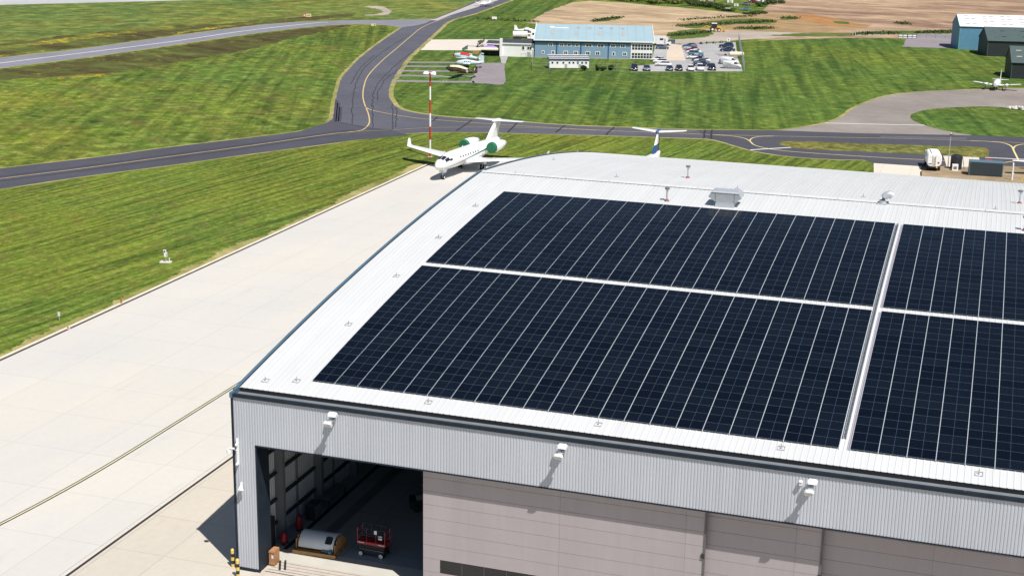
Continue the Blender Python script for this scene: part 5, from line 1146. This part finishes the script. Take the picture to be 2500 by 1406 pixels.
# ================================================================== VEHICLES
CARM = {}
def paint(rgb, name): return pbr('paint_'+name, rgb, 0.22, 0.0, 0.02, 2, coat=0.5)
PAINT = dict(white=paint((0.74,0.74,0.73),'white'), navy=paint((0.018,0.035,0.085),'navy'), black=paint((0.014,0.016,0.02),'black'), grey=paint((0.10,0.13,0.17),'grey'), blue=paint((0.03,0.09,0.2),'blue'), maroon=paint((0.22,0.01,0.06),'maroon'), silver=paint((0.45,0.47,0.49),'silver'), teal=paint((0.10,0.2,0.27),'teal'), cream=paint((0.66,0.60,0.45),'cream'))
PROF = dict(
 hatch=dict(L=4.1, W=1.75, H=1.47, body=[(-2.05,0.35),(-2.0,0.82),(-1.75,0.95),(0.95,0.93),(1.75,0.76),(2.03,0.62),(2.05,0.32)], glass=[(-1.78,0.94),(-1.45,1.38),(0.05,1.41),(0.95,0.93)], roofx=(-1.5,0.1)),
 saloon=dict(L=4.6, W=1.8, H=1.44, body=[(-2.3,0.35),(-2.28,0.85),(-1.6,0.95),(1.0,0.92),(2.0,0.76),(2.28,0.6),(2.3,0.32)], glass=[(-1.7,0.94),(-1.1,1.36),(0.1,1.39),(1.05,0.92)], roofx=(-1.15,0.15)),
 suv=dict(L=4.6, W=1.88, H=1.72, body=[(-2.3,0.45),(-2.28,1.0),(-2.1,1.08),(0.9,1.06),(1.95,0.95),(2.25,0.8),(2.3,0.42)], glass=[(-2.1,1.07),(-1.85,1.62),(0.15,1.66),(0.95,1.06)], roofx=(-1.9,0.2)),
 van=dict(L=5.1, W=1.95, H=2.05, body=[(-2.55,0.4),(-2.55,1.98),(-2.45,2.05),(0.75,2.0),(1.0,1.85),(1.65,1.2),(2.4,0.98),(2.55,0.7),(2.55,0.38)], glass=[(0.45,1.28),(0.55,1.8),(0.98,1.82),(1.58,1.24)], roofx=None))
def car_meshes(kind):
    if kind in CARM: return CARM[kind]
    P = PROF[kind]; W = P['W']; d = {}
    def side(poly, ws):      # loft across the width, edges pulled in
        return [[(x*(1 if i not in (0, len(ws)-1) else 0.985), y, z) for x, z in poly] for i, y in enumerate(ws)]
    bodyp = P['body']+[(P['L']/2-0.25,0.24),(-P['L']/2+0.25,0.24)]
    r = side(bodyp, [-W/2, -W/2+0.06, W/2-0.06, W/2]); r[0] = [(x*0.985, y, 0.2+(z-0.2)*0.95) for x, y, z in r[0]]; r[-1] = [(x*0.985, y, 0.2+(z-0.2)*0.95) for x, y, z in r[-1]]
    d['body'] = MB().loft(r).mesh('body', M_WHITE, True)
    g = P['glass']; zb, zt = g[0][1], max(q[1] for q in g)
    def gl(off): return [(x, off-(0.16 if z > zb+0.1 else 0.0)*(1 if off > 0 else -1), z) for x, z in g]
    ww = W/2-0.07 if kind != 'van' else W/2+0.008
    if kind == 'van': d['windows'] = MB().loft([[(x, -ww, z) for x, z in g], [(x, ww, z) for x, z in g]]).mesh('windows', M_GLASS)
    else: d['windows'] = MB().loft([gl(-ww), gl(ww)]).mesh('windows', M_GLASS)
    if P['roofx']:
        a, b = P['roofx']; d['roof'] = MB().loft([[(a,-ww+0.14,zt-0.03),(b,-ww+0.14,zt-0.01),(b,ww-0.14,zt-0.01),(a,ww-0.14,zt-0.03)],[(a+0.1,-ww+0.24,P['H']),(b-0.15,-ww+0.24,P['H']),(b-0.15,ww-0.24,P['H']),(a+0.1,ww-0.24,P['H'])]]).mesh('roof', M_WHITE)
        d['pillar'] = MB().box(-0.62,-ww+0.02,zb,-0.52,-ww+0.10,zt-0.05).mesh('pillar', M_WHITE)
    else: d['screen'] = MB().loft([[(1.02,-ww+0.22,1.84),(1.02,ww-0.22,1.84),(1.04,ww-0.2,1.86),(1.04,-ww+0.2,1.86)],[(1.62,-ww+0.12,1.24),(1.62,ww-0.12,1.24),(1.66,ww-0.12,1.26),(1.66,-ww+0.12,1.26)]]).mesh('windscreen', M_GLASS)
    d['wheel'] = MB().tube([(0,-0.11,0),(0,0.11,0)], 0.33, 14).mesh('wheel', M_RUB); d['hub'] = MB().tube([(0,-0.118,0),(0,0.118,0)], 0.2, 10).mesh('hub', M_GALV)
    d['light'] = MB().box(-0.05,-0.18,-0.07,0.03,0.18,0.07).mesh('headlight', M_WHITE); d['tail'] = MB().box(-0.03,-0.15,-0.09,0.04,0.15,0.09).mesh('tail_light', M_REDP)
    d['plate'] = MB().box(-0.01,-0.25,-0.06,0.015,0.25,0.06).mesh('number_plate', M_WHITE)
    CARM[kind] = d; return d
def recol(me, mt, key):
    k = (me.name, key)
    if k not in CARM: m2 = me.copy(); m2.materials[0] = mt; CARM[k] = m2
    return CARM[k]
def car(u, v, rz, kind, colr, lab, cat='car', roofc=None, grp='cars in the car park', z=Z3):
    d = car_meshes(kind); P = PROF[kind]; mt = PAINT[colr]; t = thing('parked_van' if kind == 'van' else 'parked_car', lab, cat, G(u, v)+Vector((0,0,z)), rz, grp)
    obj('body', recol(d['body'], mt, colr), t); obj('windows', d['windows'], t)
    if 'roof' in d: obj('roof', recol(d['roof'], PAINT[roofc or colr], roofc or colr), t); obj('pillar', recol(d['pillar'], mt, colr), t)
    if 'screen' in d: obj('windscreen', d['screen'], t)
    wx = P['L']*0.31
    for x in (-wx, wx*1.02):
        for y in (-P['W']/2+0.1, P['W']/2-0.1): w = obj('wheel', d['wheel'], t, (x, y, 0.33)); obj('hub', d['hub'], w)
    for y in (-P['W']/2+0.28, P['W']/2-0.28): obj('headlight', d['light'], t, (P['L']/2-0.05, y, 0.66)); obj('tail_light', d['tail'], t, (-P['L']/2+0.01, y, 0.78))
    obj('number_plate', d['plate'], t, (P['L']/2, 0, 0.45)); return t
FR = RZW-math.pi/2          # nose towards the camera side
LT = RZW+math.pi-0.12       # nose to picture-left
RT = RZW-0.1
car(1548,172.5,FR,'suv','black','small black off-roader in the front row, next to the chain fence end')
car(1579,172.5,FR,'saloon','grey','dark grey saloon alone in the front row between two gaps')
car(1634.5,172.5,FR,'hatch','navy','dark hatchback with white roof in the front row', roofc='white')
car(1657.5,172.3,FR,'saloon','black','black saloon in the front row beside the dark hatchback')
car(1686,172.5,FR,'saloon','white','white saloon in the front row beside the black saloon')
car(1709,172,FR,'suv','white','white estate car with open rear in the front row by the black off-roader')
car(1738,171.5,FR,'suv','black','large black off-roader at the end of the front row')
car(1620,162,LT,'saloon','white','white coupe parked by the glazed end of the blue building, front of its row')
car(1612,155.5,LT,'hatch','white','white hatchback squeezed in the middle of three by the glazed end')
car(1606,150.5,LT,'hatch','white','white hatchback by the glazed end, nearest the blue wall')
car(1617,120.5,RT,'hatch','grey','grey blue hatchback parked against the motorhome')
car(1684,117,LT,'saloon','blue','blue saloon at the back of the middle row of cars')
car(1687,122,LT,'saloon','silver','silver saloon second from the back of the middle row')
car(1690,127,LT,'hatch','maroon','maroon hatchback in the middle row')
car(1694,131.5,LT,'saloon','white','white saloon behind the maroon hatchback in the middle row')
car(1699,136.5,RT,'suv','teal','teal and white pickup in the middle row of cars', roofc='white')
car(1695,144.5,LT,'saloon','white','white saloon in the middle row, clear of its neighbours')
car(1706,149.5,LT,'hatch','navy','navy hatchback behind two white cars in the middle row')
car(1715,152.5,LT,'saloon','white','white saloon tucked behind the navy hatchback')
car(1709,157,LT,'hatch','grey','dark grey hatchback in the middle row')
car(1712,162,LT,'saloon','navy','navy saloon at the near end of the middle row')
car(1773,117.5,LT,'suv','navy','navy people carrier by the square sign')
car(1776,126.5,LT,'saloon','navy','navy saloon in front of the people carrier and trailer')
car(1773,154.5,RT,'hatch','grey','dark hatchback half hidden behind the white van')
car(1781,157.5,RT,'van','white','white van parked behind another white van', 'van', grp='vans in the car park')
v_ = car(1787,167.5,RT,'van','white','white panel van with lettering by the end fence', 'van', grp='vans in the car park')
for i, (x, w) in enumerate(((-1.2,1.6),(-1.0,1.2))): box_part('lettering_strip', v_, M_TRIMB, x-w/2, -0.985, 1.45-0.28*i, x+w/2, -0.978, 1.52-0.28*i)
# motorhome
p = G(1613, 111.5); t = thing('motorhome', 'white coachbuilt motorhome beside the blue building', 'motorhome', p+Vector((0,0,Z3)), RZW)
MB().prism([(-3.0,0.5),(-3.0,2.75),(-2.7,2.95),(1.2,2.95),(2.1,2.4),(2.2,1.7),(3.1,1.2),(3.25,0.5)], 'y', -1.1, 1.1).build('body', PAINT['white'], t)
box_part('side_window', t, M_GLASS, -0.4, -1.115, 1.7, 0.7, -1.101, 2.3); box_part('door', t, M_SKYL, 0.9, -1.112, 0.6, 1.5, -1.101, 2.2); box_part('cab_window', t, M_GLASS, 2.05, -1.112, 1.25, 2.7, -1.101, 1.65)
for x in (-1.8, 2.2):
    for y in (-1.0, 1.0): MB().tube([(x,y-0.12,0.35),(x,y+0.12,0.35)], 0.36, 14).build('wheel', M_RUB, t)
for k, u in enumerate((1634.5, 1643.5)):
    p = G(u, 107.5); t = thing('refuse_bin', 'blue grey wheeled refuse bin behind the motorhome', 'bin', p, RZW, 'refuse bins'); MB().loft([[(-0.5,-0.4,0.1),(0.5,-0.4,0.1),(0.5,0.4,0.1),(-0.5,0.4,0.1)],[(-0.6,-0.5,1.15),(0.6,-0.5,1.15),(0.6,0.5,1.15),(-0.6,0.5,1.15)]]).build('body', M_TRIMB, t); box_part('lid', t, M_BLUED, -0.64, -0.54, 1.15, 0.64, 0.54, 1.3)
    for x in (-0.35, 0.35): MB().tube([(x,-0.46,0.1),(x,-0.36,0.1)], 0.1, 8).build('castor', M_RUB, t)
# fuel bowser behind the annexe
p = G(1282, 99.0); t = thing('fuel_truck', 'white fuel tanker lorry behind the annexe roof', 'truck', p+Vector((0,0,Z2)), RZW)
MB().loft([[(x, 1.15*math.cos(a), 2.0+0.85*math.sin(a)) for a in [2*math.pi*k/14 for k in range(14)]] for x in (-3.9, -3.8, 0.6, 0.7)]).build('tank', M_WPAINT, t, True)
box_part('chassis', t, M_CHAR, -3.9, -0.5, 0.6, 3.6, 0.5, 0.95); MB().prism([(1.9,0.6),(1.9,2.75),(2.9,2.75),(3.5,1.9),(3.6,0.6)], 'y', -1.15, 1.15).build('cab', M_WPAINT, t); box_part('pump_cabinet', t, M_WPAINT, 0.75, -1.1, 0.7, 1.8, 1.1, 2.2); box_part('cab_window', t, M_GLASS, 2.3, -1.165, 1.8, 3.0, -1.151, 2.45); box_part('hose_reel', t, M_STEEL, 0.9, -1.12, 1.3, 1.65, -1.101, 2.05)
for x in (-3.0, -1.9, 2.7):
    for y in (-0.95, 0.95): MB().tube([(x,y-0.15,0.48),(x,y+0.15,0.48)], 0.5, 14).build('wheel', M_RUB, t)
# gas tank
p = G(1797, 143); t = thing('gas_tank', 'cream cylindrical gas tank on cradles by the car park fence', 'tank', p, RZW); R_ = 0.75
MB().tube([(-2.3,0,1.2),(-2.15,0,1.2),(-1.9,0,1.2),(1.9,0,1.2),(2.15,0,1.2),(2.3,0,1.2)], [0.2,0.55,R_,R_,0.55,0.2], 16).build('vessel', PAINT['cream'], t, True)
for x in (-1.3, 1.3): box_part('cradle', t, M_STEEL, x-0.15, -0.6, 0, x+0.15, 0.6, 0.7)
box_part('valve_box', t, PAINT['cream'], -0.3, -0.25, 1.9, 0.3, 0.25, 2.1)
p = G(1771, 136); t = thing('boat_trailer', 'low pale flatbed trailer parked beside the gas tank', 'trailer', p, RZW); box_part('bed', t, M_SKYL, -2.0, -0.8, 0.45, 2.0, 0.8, 0.6); box_part('drawbar', t, M_STEEL, -3.2, -0.06, 0.42, -2.0, 0.06, 0.52)
for y in (-0.85, 0.85): MB().tube([(0,y-0.1,0.3),(0,y+0.1,0.3)], 0.3, 12).build('wheel', M_RUB, t)
for k, (u, v) in enumerate(((1680.5,112),(1694.5,110.5),(1711.5,108.5),(1726,107.5),(1743,107),(1761,105.5))):
    p = G(u, v); t = thing('boulder', 'dark conical boulder lining the back of the car park', 'boulder', p, k*0.7, 'boulders behind the car park'); r = 0.55+0.1*(k % 3)
    MB().loft([[(a*1.0, b*0.9, 0) for a, b in circle(7, r)], [(a*0.9+0.05, b*0.8, 0.35) for a, b in circle(7, r*0.85, 0, 0.2)], [(a*0.4, b*0.4+0.05, 0.72) for a, b in circle(7, r*0.6)]]).build('rock', M_CHAR, t); 
# digger on the earth
p = G(1745, 77.5); t = thing('backhoe_loader', 'yellow backhoe digger standing on the bare earth', 'digger', p, RZW); M_DIG = pbr('digger_yellow', (0.62,0.34,0.03), 0.5)
box_part('chassis', t, M_DIG, -1.6, -0.6, 0.7, 1.7, 0.6, 1.3); MB().prism([(0.7,1.3),(1.9,1.25),(2.0,1.7),(0.7,1.9)], 'y', -0.5, 0.5).build('bonnet', M_DIG, t)
MB().prism([(-1.1,1.3),(-1.1,2.7),(0.5,2.7),(0.75,1.3)], 'y', -0.75, 0.75).build('cab', M_GLASS, t); box_part('cab_roof', t, M_WPAINT, -1.25, -0.85, 2.7, 0.65, 0.85, 2.88)
MB().tube([(0.6,-0.75,1.5),(2.0,-0.75,1.2),(3.0,-0.75,0.6)], 0.15, 8).build('loader_arm', M_DIG, t); MB().tube([(0.6,0.75,1.5),(2.0,0.75,1.2),(3.0,0.75,0.6)], 0.15, 8).build('loader_arm', M_DIG, t)
MB().prism([(2.9,0.2),(3.6,0.15),(3.3,0.9),(2.9,0.9)], 'y', -1.1, 1.1).build('front_bucket', M_DIG, t)
MB().tube([(-1.5,0,1.2),(-2.9,0,1.9)], 0.18, 8).build('boom', M_DIG, t); MB().tube([(-2.9,0,1.9),(-4.6,0,0.8)], 0.15, 8).build('dipper', M_DIG, t); MB().prism([(-5.0,0.1),(-4.3,0.15),(-4.4,0.8),(-4.8,0.7)], 'y', -0.35, 0.35).build('rear_bucket', M_DIG, t)
for x, r in ((-0.9,0.78),(1.4,0.55)):
    for y in (-0.85, 0.85): w = MB().tube([(x,y-0.2,r),(x,y+0.2,r)], r, 16).build('wheel', M_RUB, t); MB().tube([(x,y-0.21,r),(x,y+0.21,r)], r*0.5, 10).build('hub', M_WPAINT, w)

# ---- yard behind the hangar
p = G(2279, 419); t = thing('box_van', 'white tanker body lorry seen from behind in the yard behind the hangar', 'truck', p+Vector((0,0,Z4)), 0.12)
rings = []
for y, sc in ((-0.05,0.9),(0.1,1.0),(5.4,1.0),(5.6,0.92)): rings.append([(sc*1.25*math.copysign(abs(math.cos(a))**0.55, math.cos(a)), y, 1.95+sc*1.15*math.copysign(abs(math.sin(a))**0.55, math.sin(a))) for a in [2*math.pi*k/20 for k in range(20)]])
MB().loft(rings).build('tank_body', M_WPAINT, t, True)
box_part('chassis', t, M_CHAR, -0.9, 0.2, 0.5, 0.9, 7.4, 0.85); MB().prism([(5.7,0.6),(5.7,2.6),(6.9,2.6),(7.5,1.6),(7.5,0.6)], 'x', -1.15, 1.15).build('cab', M_WPAINT, t); box_part('cab_window', t, M_GLASS, -1.165, 6.1, 1.6, -1.151, 6.9, 2.3)
box_part('roof_walkway', t, M_WPAINT, -0.5, 0.4, 3.1, 0.6, 5.0, 3.16); box_part('walkway_rail', t, M_SKYL, -0.56, 0.4, 3.1, -0.5, 5.0, 3.24)
for z in range(6): box_part('ladder_rung', t, M_SKYL, -0.25, -0.16, 1.0+z*0.3, 0.25, -0.11, 1.06+z*0.3)
for x in (-0.27, 0.27): box_part('ladder_rail', t, M_WPAINT, x-0.03, -0.17, 0.9, x+0.03, -0.1, 2.9)
box_part('lettering_strip', t, M_CHAR, -0.95, -0.065, 1.25, -0.45, -0.055, 1.38); box_part('hazard_panel', t, M_REDP, 0.55, -0.07, 1.4, 0.85, -0.055, 1.7); box_part('rear_lamp', t, M_BY, 0.35, -0.2, 0.62, 0.6, 0.18, 0.8)
for y in (1.2, 2.5, 6.4):
    for x in (-1.0, 1.0): MB().tube([(x-0.15,y,0.48),(x+0.15,y,0.48)], 0.5, 14).build('wheel', M_RUB, t)
p = G(2333, 413); t = thing('water_tank', 'black cylindrical water tank in the gravel yard behind the hangar', 'tank', p)
MB().tube([(0,0,0.05),(0,0,2.3),(0,0,2.42),(0,0,2.6)], [1.0,1.0,0.95,0.55], 24).build('vessel', M_BLKST, t, True); MB().tube([(-0.2,-0.2,2.55),(-0.2,-0.2,2.7)], 0.3, 12).build('lid', M_CHAR, t); MB().tube([(1.02,0.2,2.2),(1.45,-0.2,0.0)], 0.05, 6).build('pipe', M_CHAR, t)
p = G(2331, 416.5); t = thing('pump_unit', 'white boxed pump unit with a grille in front of the black tank', 'pump', p, 0.15); box_part('case', t, M_WPAINT, -0.5, -0.35, 0.05, 0.5, 0.3, 1.1); box_part('grille', t, M_STEEL, -0.3, -0.365, 0.25, 0.25, -0.351, 0.75); box_part('plinth', t, M_CONC, -0.6, -0.45, 0, 0.6, 0.4, 0.05)
A = G(2364, 428.5); B = G(2447, 433.5); t = thing('storage_container', 'dark blue grey steel storage container behind the hangar', 'container', A, math.atan2(B.y-A.y, B.x-A.x)); Lc = (B-A).length; M_CONT = pbr('container_paint', (0.035,0.05,0.06), 0.5); M_CONTR = pbr('container_roof', (0.09,0.15,0.19), 0.5)
box_part('body', t, M_CONT, 0, 0, 0.1, Lc, 2.4, 2.35); box_part('roof', t, M_CONTR, -0.03, -0.03, 2.352, Lc+0.03, 2.43, 2.45)
for i in range(14): box_part('rib', t, M_CONT, 0.2+i*Lc/14, -0.03, 0.25, 0.35+i*Lc/14, -0.001, 2.25)
for x in (0.0, Lc-0.15): box_part('corner_post', t, M_CONTR, x, -0.05, 0.0, x+0.15, -0.031, 2.35)
p = G(2413, 406); t = thing('red_skip', 'bright red box standing on the taxiway edge behind the container', 'box', p, 0.1); box_part('body', t, M_RED, -0.55, -0.5, 0.1, 0.55, 0.5, 1.05); box_part('lid', t, M_RED, -0.6, -0.55, 1.052, 0.6, 0.55, 1.12); MB().tube([(-0.85,-0.4,0),(-0.85,-0.4,1.1)], 0.04, 6).build('handle', M_WHITE, t)
t = thing('windsock_mast', 'thick white mast rising beside the container behind the hangar', 'mast', G(2470,440)); MB().tube([(0,0,0),(0,0,2.9),(0,0,3.0)], [0.17,0.14,0.06], 12).build('pole', M_WHITE, t); box_part('cleat', t, M_WHITE, 0.1, -0.06, 1.0, 0.32, 0.06, 1.2)
p = G(2498, 440); t = thing('wheel_chock', 'yellow wedge chock lying in the gravel yard', 'chock', p, 0.4); MB().prism([(-0.4,0),(0.4,0),(0.2,0.7)], 'y', -0.2, 0.2).build('wedge', M_BY, t); box_part('grip', t, M_BLKST, -0.05, -0.22, 0.1, 0.1, 0.22, 0.25)
# gates and fences
def post_fence(pts, h, step, lab, name='fence', wire=True, mt=M_STEEL):
    P = [G(*q) for q in pts]; t = thing(name, lab, 'fence', P[0])
    for a, b in zip(P[:-1], P[1:]):
        L = (b-a).length; n = max(1, int(L/step))
        for i in range(n+1):
            c = a+(b-a)*(i/n)-P[0]; MB().box(c.x-0.05,c.y-0.05,0,c.x+0.05,c.y+0.05,h).build('post', mt, t)
        for z in ([h-0.03, h*0.5, 0.1] if wire else [h-0.1, h*0.55]): MB().tube([a-P[0]+Vector((0,0,z)), b-P[0]+Vector((0,0,z))], 0.025 if wire else 0.06, 5).build('wire' if wire else 'rail', mt, t)
    return t
M_FPOST = pbr('fence_concrete', (0.30,0.33,0.34), 0.7)
post_fence([(1817,175),(1803,98)], 2.3, 2.2, 'tall grey post and wire fence at the end of the car park', mt=M_FPOST)
post_fence([(1298,171),(1341,171.5)], 2.0, 3.0, 'wire fence joining the portable cabin to the grass corner', mt=M_FPOST)
post_fence([(1438,173),(1540,175.5)], 2.0, 3.6, 'thin wire fence with bushes beside the portable cabin', mt=M_FPOST)
post_fence([(1298,171),(1300,141)], 2.2, 3.0, 'wire fence running up to the white annexe corner', mt=M_FPOST)
post_fence([(2238,93),(2330,95.5)], 1.3, 3.0, 'low steel rail fence between the white gates and the blue-green shed', wire=False, mt=M_STEEL)
gA = G(2193,94.5); gB = G(2238,95.5); d = (gB-gA); angg = math.atan2(d.y, d.x); w_ = d.length/2
for k in range(2):
    t = thing('gate', ('white mesh gate leaf hinged at the open grass side of the lane', 'white mesh gate leaf next to the low steel rail fence')[k], 'gate', gA+d*(k*0.5), angg, 'gate leaves across the lane')
    for z in (0.15, 0.75, 1.5): MB().tube([(0.05,0,z),(w_-0.05,0,z)], 0.06, 6).build('bar', M_CHAR, t)
    for x in (0.05, w_/2, w_-0.05): MB().tube([(x,0,0.1),(x,0,1.55)], 0.06, 6).build('stile', M_CHAR, t)
    box_part('panel', t, M_WPAINT, 0.1, 0.07, 0.2, w_-0.1, 0.09, 1.45)
p = G(2085, 87.5); t = thing('gate_post', 'pair of grey posts beside the lane', 'post', p, 0.25)
for x in (-0.45, 0.45): box_part('post', t, M_SKYL, x-0.15, -0.15, 0, x+0.15, 0.15, 2.1)
# rubble heap
M_RUBB = pbr('rubble_stone', (0.55,0.53,0.48), 0.85, 0, 0.15, 2)
c0 = G(2488, 268)
for k in range(34):
    a = random.uniform(0, 2*math.pi); r = random.uniform(0, 1)**0.6; pos = c0+Vector((r*3.0*math.cos(a), r*2.2*math.sin(a), Z3)); h = (1-r)*0.7
    s = random.uniform(0.28, 0.6); t = bpy.data.objects.new('rubble_block', None)
    o = MB().loft([[(x*s*1.2, y*s*0.8, 0) for x, y in circle(5, 1, 0, random.random())], [(x*s, y*s*0.7+0.03, s*0.5) for x, y in circle(5, 0.9, 0, random.random()*0.3)], [(x*s*0.6, y*s*0.5, s*0.75) for x, y in circle(5, 0.8)]]).build('rubble_block', M_RUBB, None, False, pos+Vector((0,0,h*0.8)), random.uniform(0, 6))
    tag(o, 'pale broken concrete block in the heap by the grass oval', 'rubble', 'rubble blocks in the heap')

# ================================================================== BUSHES AND HEDGES
def leaf_mat(name, c1, c2):
    k = NT(name, 0.7, 0.25); g = k.noise(k.mapped(0, (0.9,0.9,0.9)), 1, 4, 0.6); f = k.noise(k.mapped(0, (6,6,6)), 1, 3, 0.6)
    return k.out(k.scale(k.mix(k.rng(g, 0.35, 0.65), c1, c2), k.rng(f, 0.3, 0.7, 0.7, 1.3)))
M_LEAF = leaf_mat('bush_leaf', (0.018,0.04,0.016), (0.04,0.068,0.02)); M_LEAF2 = leaf_mat('hedge_leaf', (0.035,0.065,0.02), (0.075,0.11,0.03)); M_LEAFY = leaf_mat('pale_bush_leaf', (0.11,0.15,0.03), (0.2,0.21,0.06)); M_BARK = pbr('bark', (0.08,0.06,0.04), 0.9)
def leaves(n, lobes, size):
    V = []; F = []
    w = np.array([l[3]*l[4]*l[5] for l in lobes]); w = w/w.sum()
    for k in range(n):
        l = lobes[rng.choice(len(lobes), p=w)]; d = rng.normal(size=3); d /= np.linalg.norm(d); r = rng.uniform(0.35, 1.05)**0.6
        c = np.array(l[:3])+d*r*np.array(l[3:6])
        if c[2] < 0.02: c[2] = abs(c[2])+0.02
        nr = d+rng.normal(size=3)*0.7; nr /= np.linalg.norm(nr); a = np.cross(nr, rng.normal(size=3)); a /= np.linalg.norm(a); b = np.cross(nr, a); s = size*rng.uniform(0.6, 1.3); m_ = len(V)
        V += [tuple(c+a*s), tuple(c+b*s*0.6), tuple(c-a*s), tuple(c-b*s*0.6)]; F.append((m_, m_+1, m_+2, m_+3))
    return V, F
def bush(u, v, w, h, lab, mt=None, n=900, size=0.16, grp=None, name='bush', depth=None):
    p = G(u, v); t = thing(name, lab, 'bush', p, 0.28, grp); lobes = []; dd = depth or w
    for k in range(7): lobes.append((random.uniform(-w*0.28, w*0.28), random.uniform(-dd*0.28, dd*0.28), h*random.uniform(0.3, 0.68), w*random.uniform(0.16, 0.27), dd*random.uniform(0.16, 0.27), h*random.uniform(0.2, 0.33)))
    V, F = leaves(n, lobes, size); me = bpy.data.meshes.new('foliage'); me.from_pydata(V, [], F); me.materials.append(mt or M_LEAF); me.update(); obj('foliage', me, t)
    MB().tube([(0,0,0),(0.05,0,h*0.3),(0,0.05,h*0.55)], [0.09,0.07,0.03], 6).build('stem', M_BARK, t)
bush(1427.5, 173.5, 2.3, 1.75, 'dark rounded bush at the corner of the portable cabin')
bush(1459.5, 173.5, 1.5, 1.6, 'small dark bush, first of the three along the wire fence past the cabin')
bush(1473, 173.5, 2.0, 1.3, 'low dark bush between two taller ones on the wire fence')
bush(1491, 173.5, 2.0, 1.7, 'dark upright bush on the wire fence, farthest from the cabin')
# hedge belt at the top of the picture
hp = [((1512,3),6,3.2,0), ((1530,4),7,3.6,0), ((1552,5),7,3.4,0), ((1575,6),7,3.4,0), ((1597,10),6,2.2,2), ((1604,7),6,3.0,0), ((1625,8),7,3.6,0), ((1648,11),6,2.4,2), ((1660,9),7,3.2,1), ((1682,14),7,2.6,1), ((1702,15),6,2.2,1), ((1722,18),7,2.4,1), ((1745,20),7,2.2,1), ((1764,24),6,1.8,1), ((1782,28),6,1.4,1), ((1860,17),5,2.2,1), ((1880,12),5,2.4,1), ((1900,9),5,1.8,1), ((1832,36),6,1.1,1), ((1855,34),5,1.2,1)]
names_ = ('dark', 'green', 'yellow green')
for k, ((u, v), w, h, kd) in enumerate(hp):
    bush(u, v, w*1.5, h, ('dark tall bush in the hedge belt beyond the dry field', 'mid green low bush in the scrub beyond the dry field', 'yellow green bush in front of the dark hedge belt')[kd], (M_LEAF, M_LEAF2, M_LEAFY)[kd], 1100, 0.34, 'bushes in the hedge belt', 'hedge_bush', 4.5)
for pts, n in (([(1660,65),(1885,53)], 1500), ([(1640,88),(1730,80)], 700), ([(1800,71),(1885,70)], 500), ([(2240,81),(2325,79)], 900), ([(1450,53),(1512,44)], 500), ([(1660,50),(1840,40)], 400), ([(1910,45),(1945,46)], 200), ([(2100,84),(2190,82)], 500), ([(2190,57),(2215,60)], 200), ([(1170,47),(1310,55)], 300)):
    A = G(*pts[0]); B = G(*pts[1]); V = []; F = []
    for k in range(n):
        f = rng.uniform(); c = np.array(A+(B-A)*f)+np.array([rng.normal()*1.0, rng.normal()*2.2, abs(rng.normal())*0.28]); a = rng.normal(size=3); a /= np.linalg.norm(a); b = np.cross(a, rng.normal(size=3)); b /= np.linalg.norm(b); s = rng.uniform(0.2, 0.5); m_ = len(V)
        V += [tuple(c+a*s), tuple(c+b*s*0.6), tuple(c-a*s), tuple(c-b*s*0.6)]; F.append((m_, m_+1, m_+2, m_+3))
    me = bpy.data.meshes.new('scrub'); me.from_pydata(V, [], F); me.materials.append(M_LEAF2); me.update(); o = obj('scrub', me); o['kind'] = 'stuff'; tag(o, 'low green scrub growing in ragged patches on the dry ground', 'scrub')
# things beyond the hedge
car(1818,14,LT,'saloon','grey','dusty grey car parked among the scrub beyond the dry field', grp='cars beyond the field', z=Z2)
car(1820,27,LT,'saloon','teal','blue green car by the scrub edge of the dry field', grp='cars beyond the field', z=Z2)
car(1841,8,RT,'hatch','maroon','dark red car beyond the hedge belt', grp='cars beyond the field', z=Z2)
def small_box(u, v, w, d_, h, mt, lab, name='white_container', cat='container', rz=0.3):
    p = G(u, v); t = thing(name, lab, cat, p, rz); box_part('body', t, mt, -w/2, -d_/2, 0.1, w/2, d_/2, h); box_part('roof', t, M_SKYL, -w/2-0.05, -d_/2-0.05, h+0.002, w/2+0.05, d_/2+0.05, h+0.1); box_part('door', t, M_SKYL, -w/4, -d_/2-0.03, 0.12, w/4, -d_/2-0.001, h*0.8); return t
small_box(1868, 8.5, 3.0, 2.4, 3.0, M_WPAINT, 'tall white cabin beyond the hedge belt', 'site_cabin', 'cabin')
small_box(1888, 7, 1.6, 1.6, 2.0, M_WPAINT, 'narrow white cabin beside the taller one beyond the hedge', 'site_cabin', 'cabin')
small_box(1776, 28, 2.0, 1.5, 1.3, M_WPAINT, 'small white crate on the near side of the hedge belt', 'site_box', 'box')
small_box(1797, 16.5, 1.8, 1.4, 1.2, M_WPAINT, 'small white crate next to the dusty grey car', 'site_box', 'box')
small_box(1782, 8, 2.6, 1.6, 1.6, M_WPAINT, 'white hut at the hedge gap', 'site_box', 'box')
small_box(1694, 6.5, 3.0, 2.0, 1.6, M_REDP, 'dark open red shed in the hedge belt', 'site_shed', 'shed')
small_box(1735, 4.5, 4.5, 1.5, 0.9, M_BRICK, 'low brick coloured stack in the hedge gap', 'site_stack', 'stack')
small_box(1715, 2.5, 2.2, 1.5, 1.4, M_WPAINT, 'white tank box between the red shed and the brick stack', 'site_box', 'box')
small_box(1842, 3.5, 5.0, 1.8, 1.0, M_WPAINT, 'long low white trailer beyond the hedge belt', 'site_trailer', 'trailer')
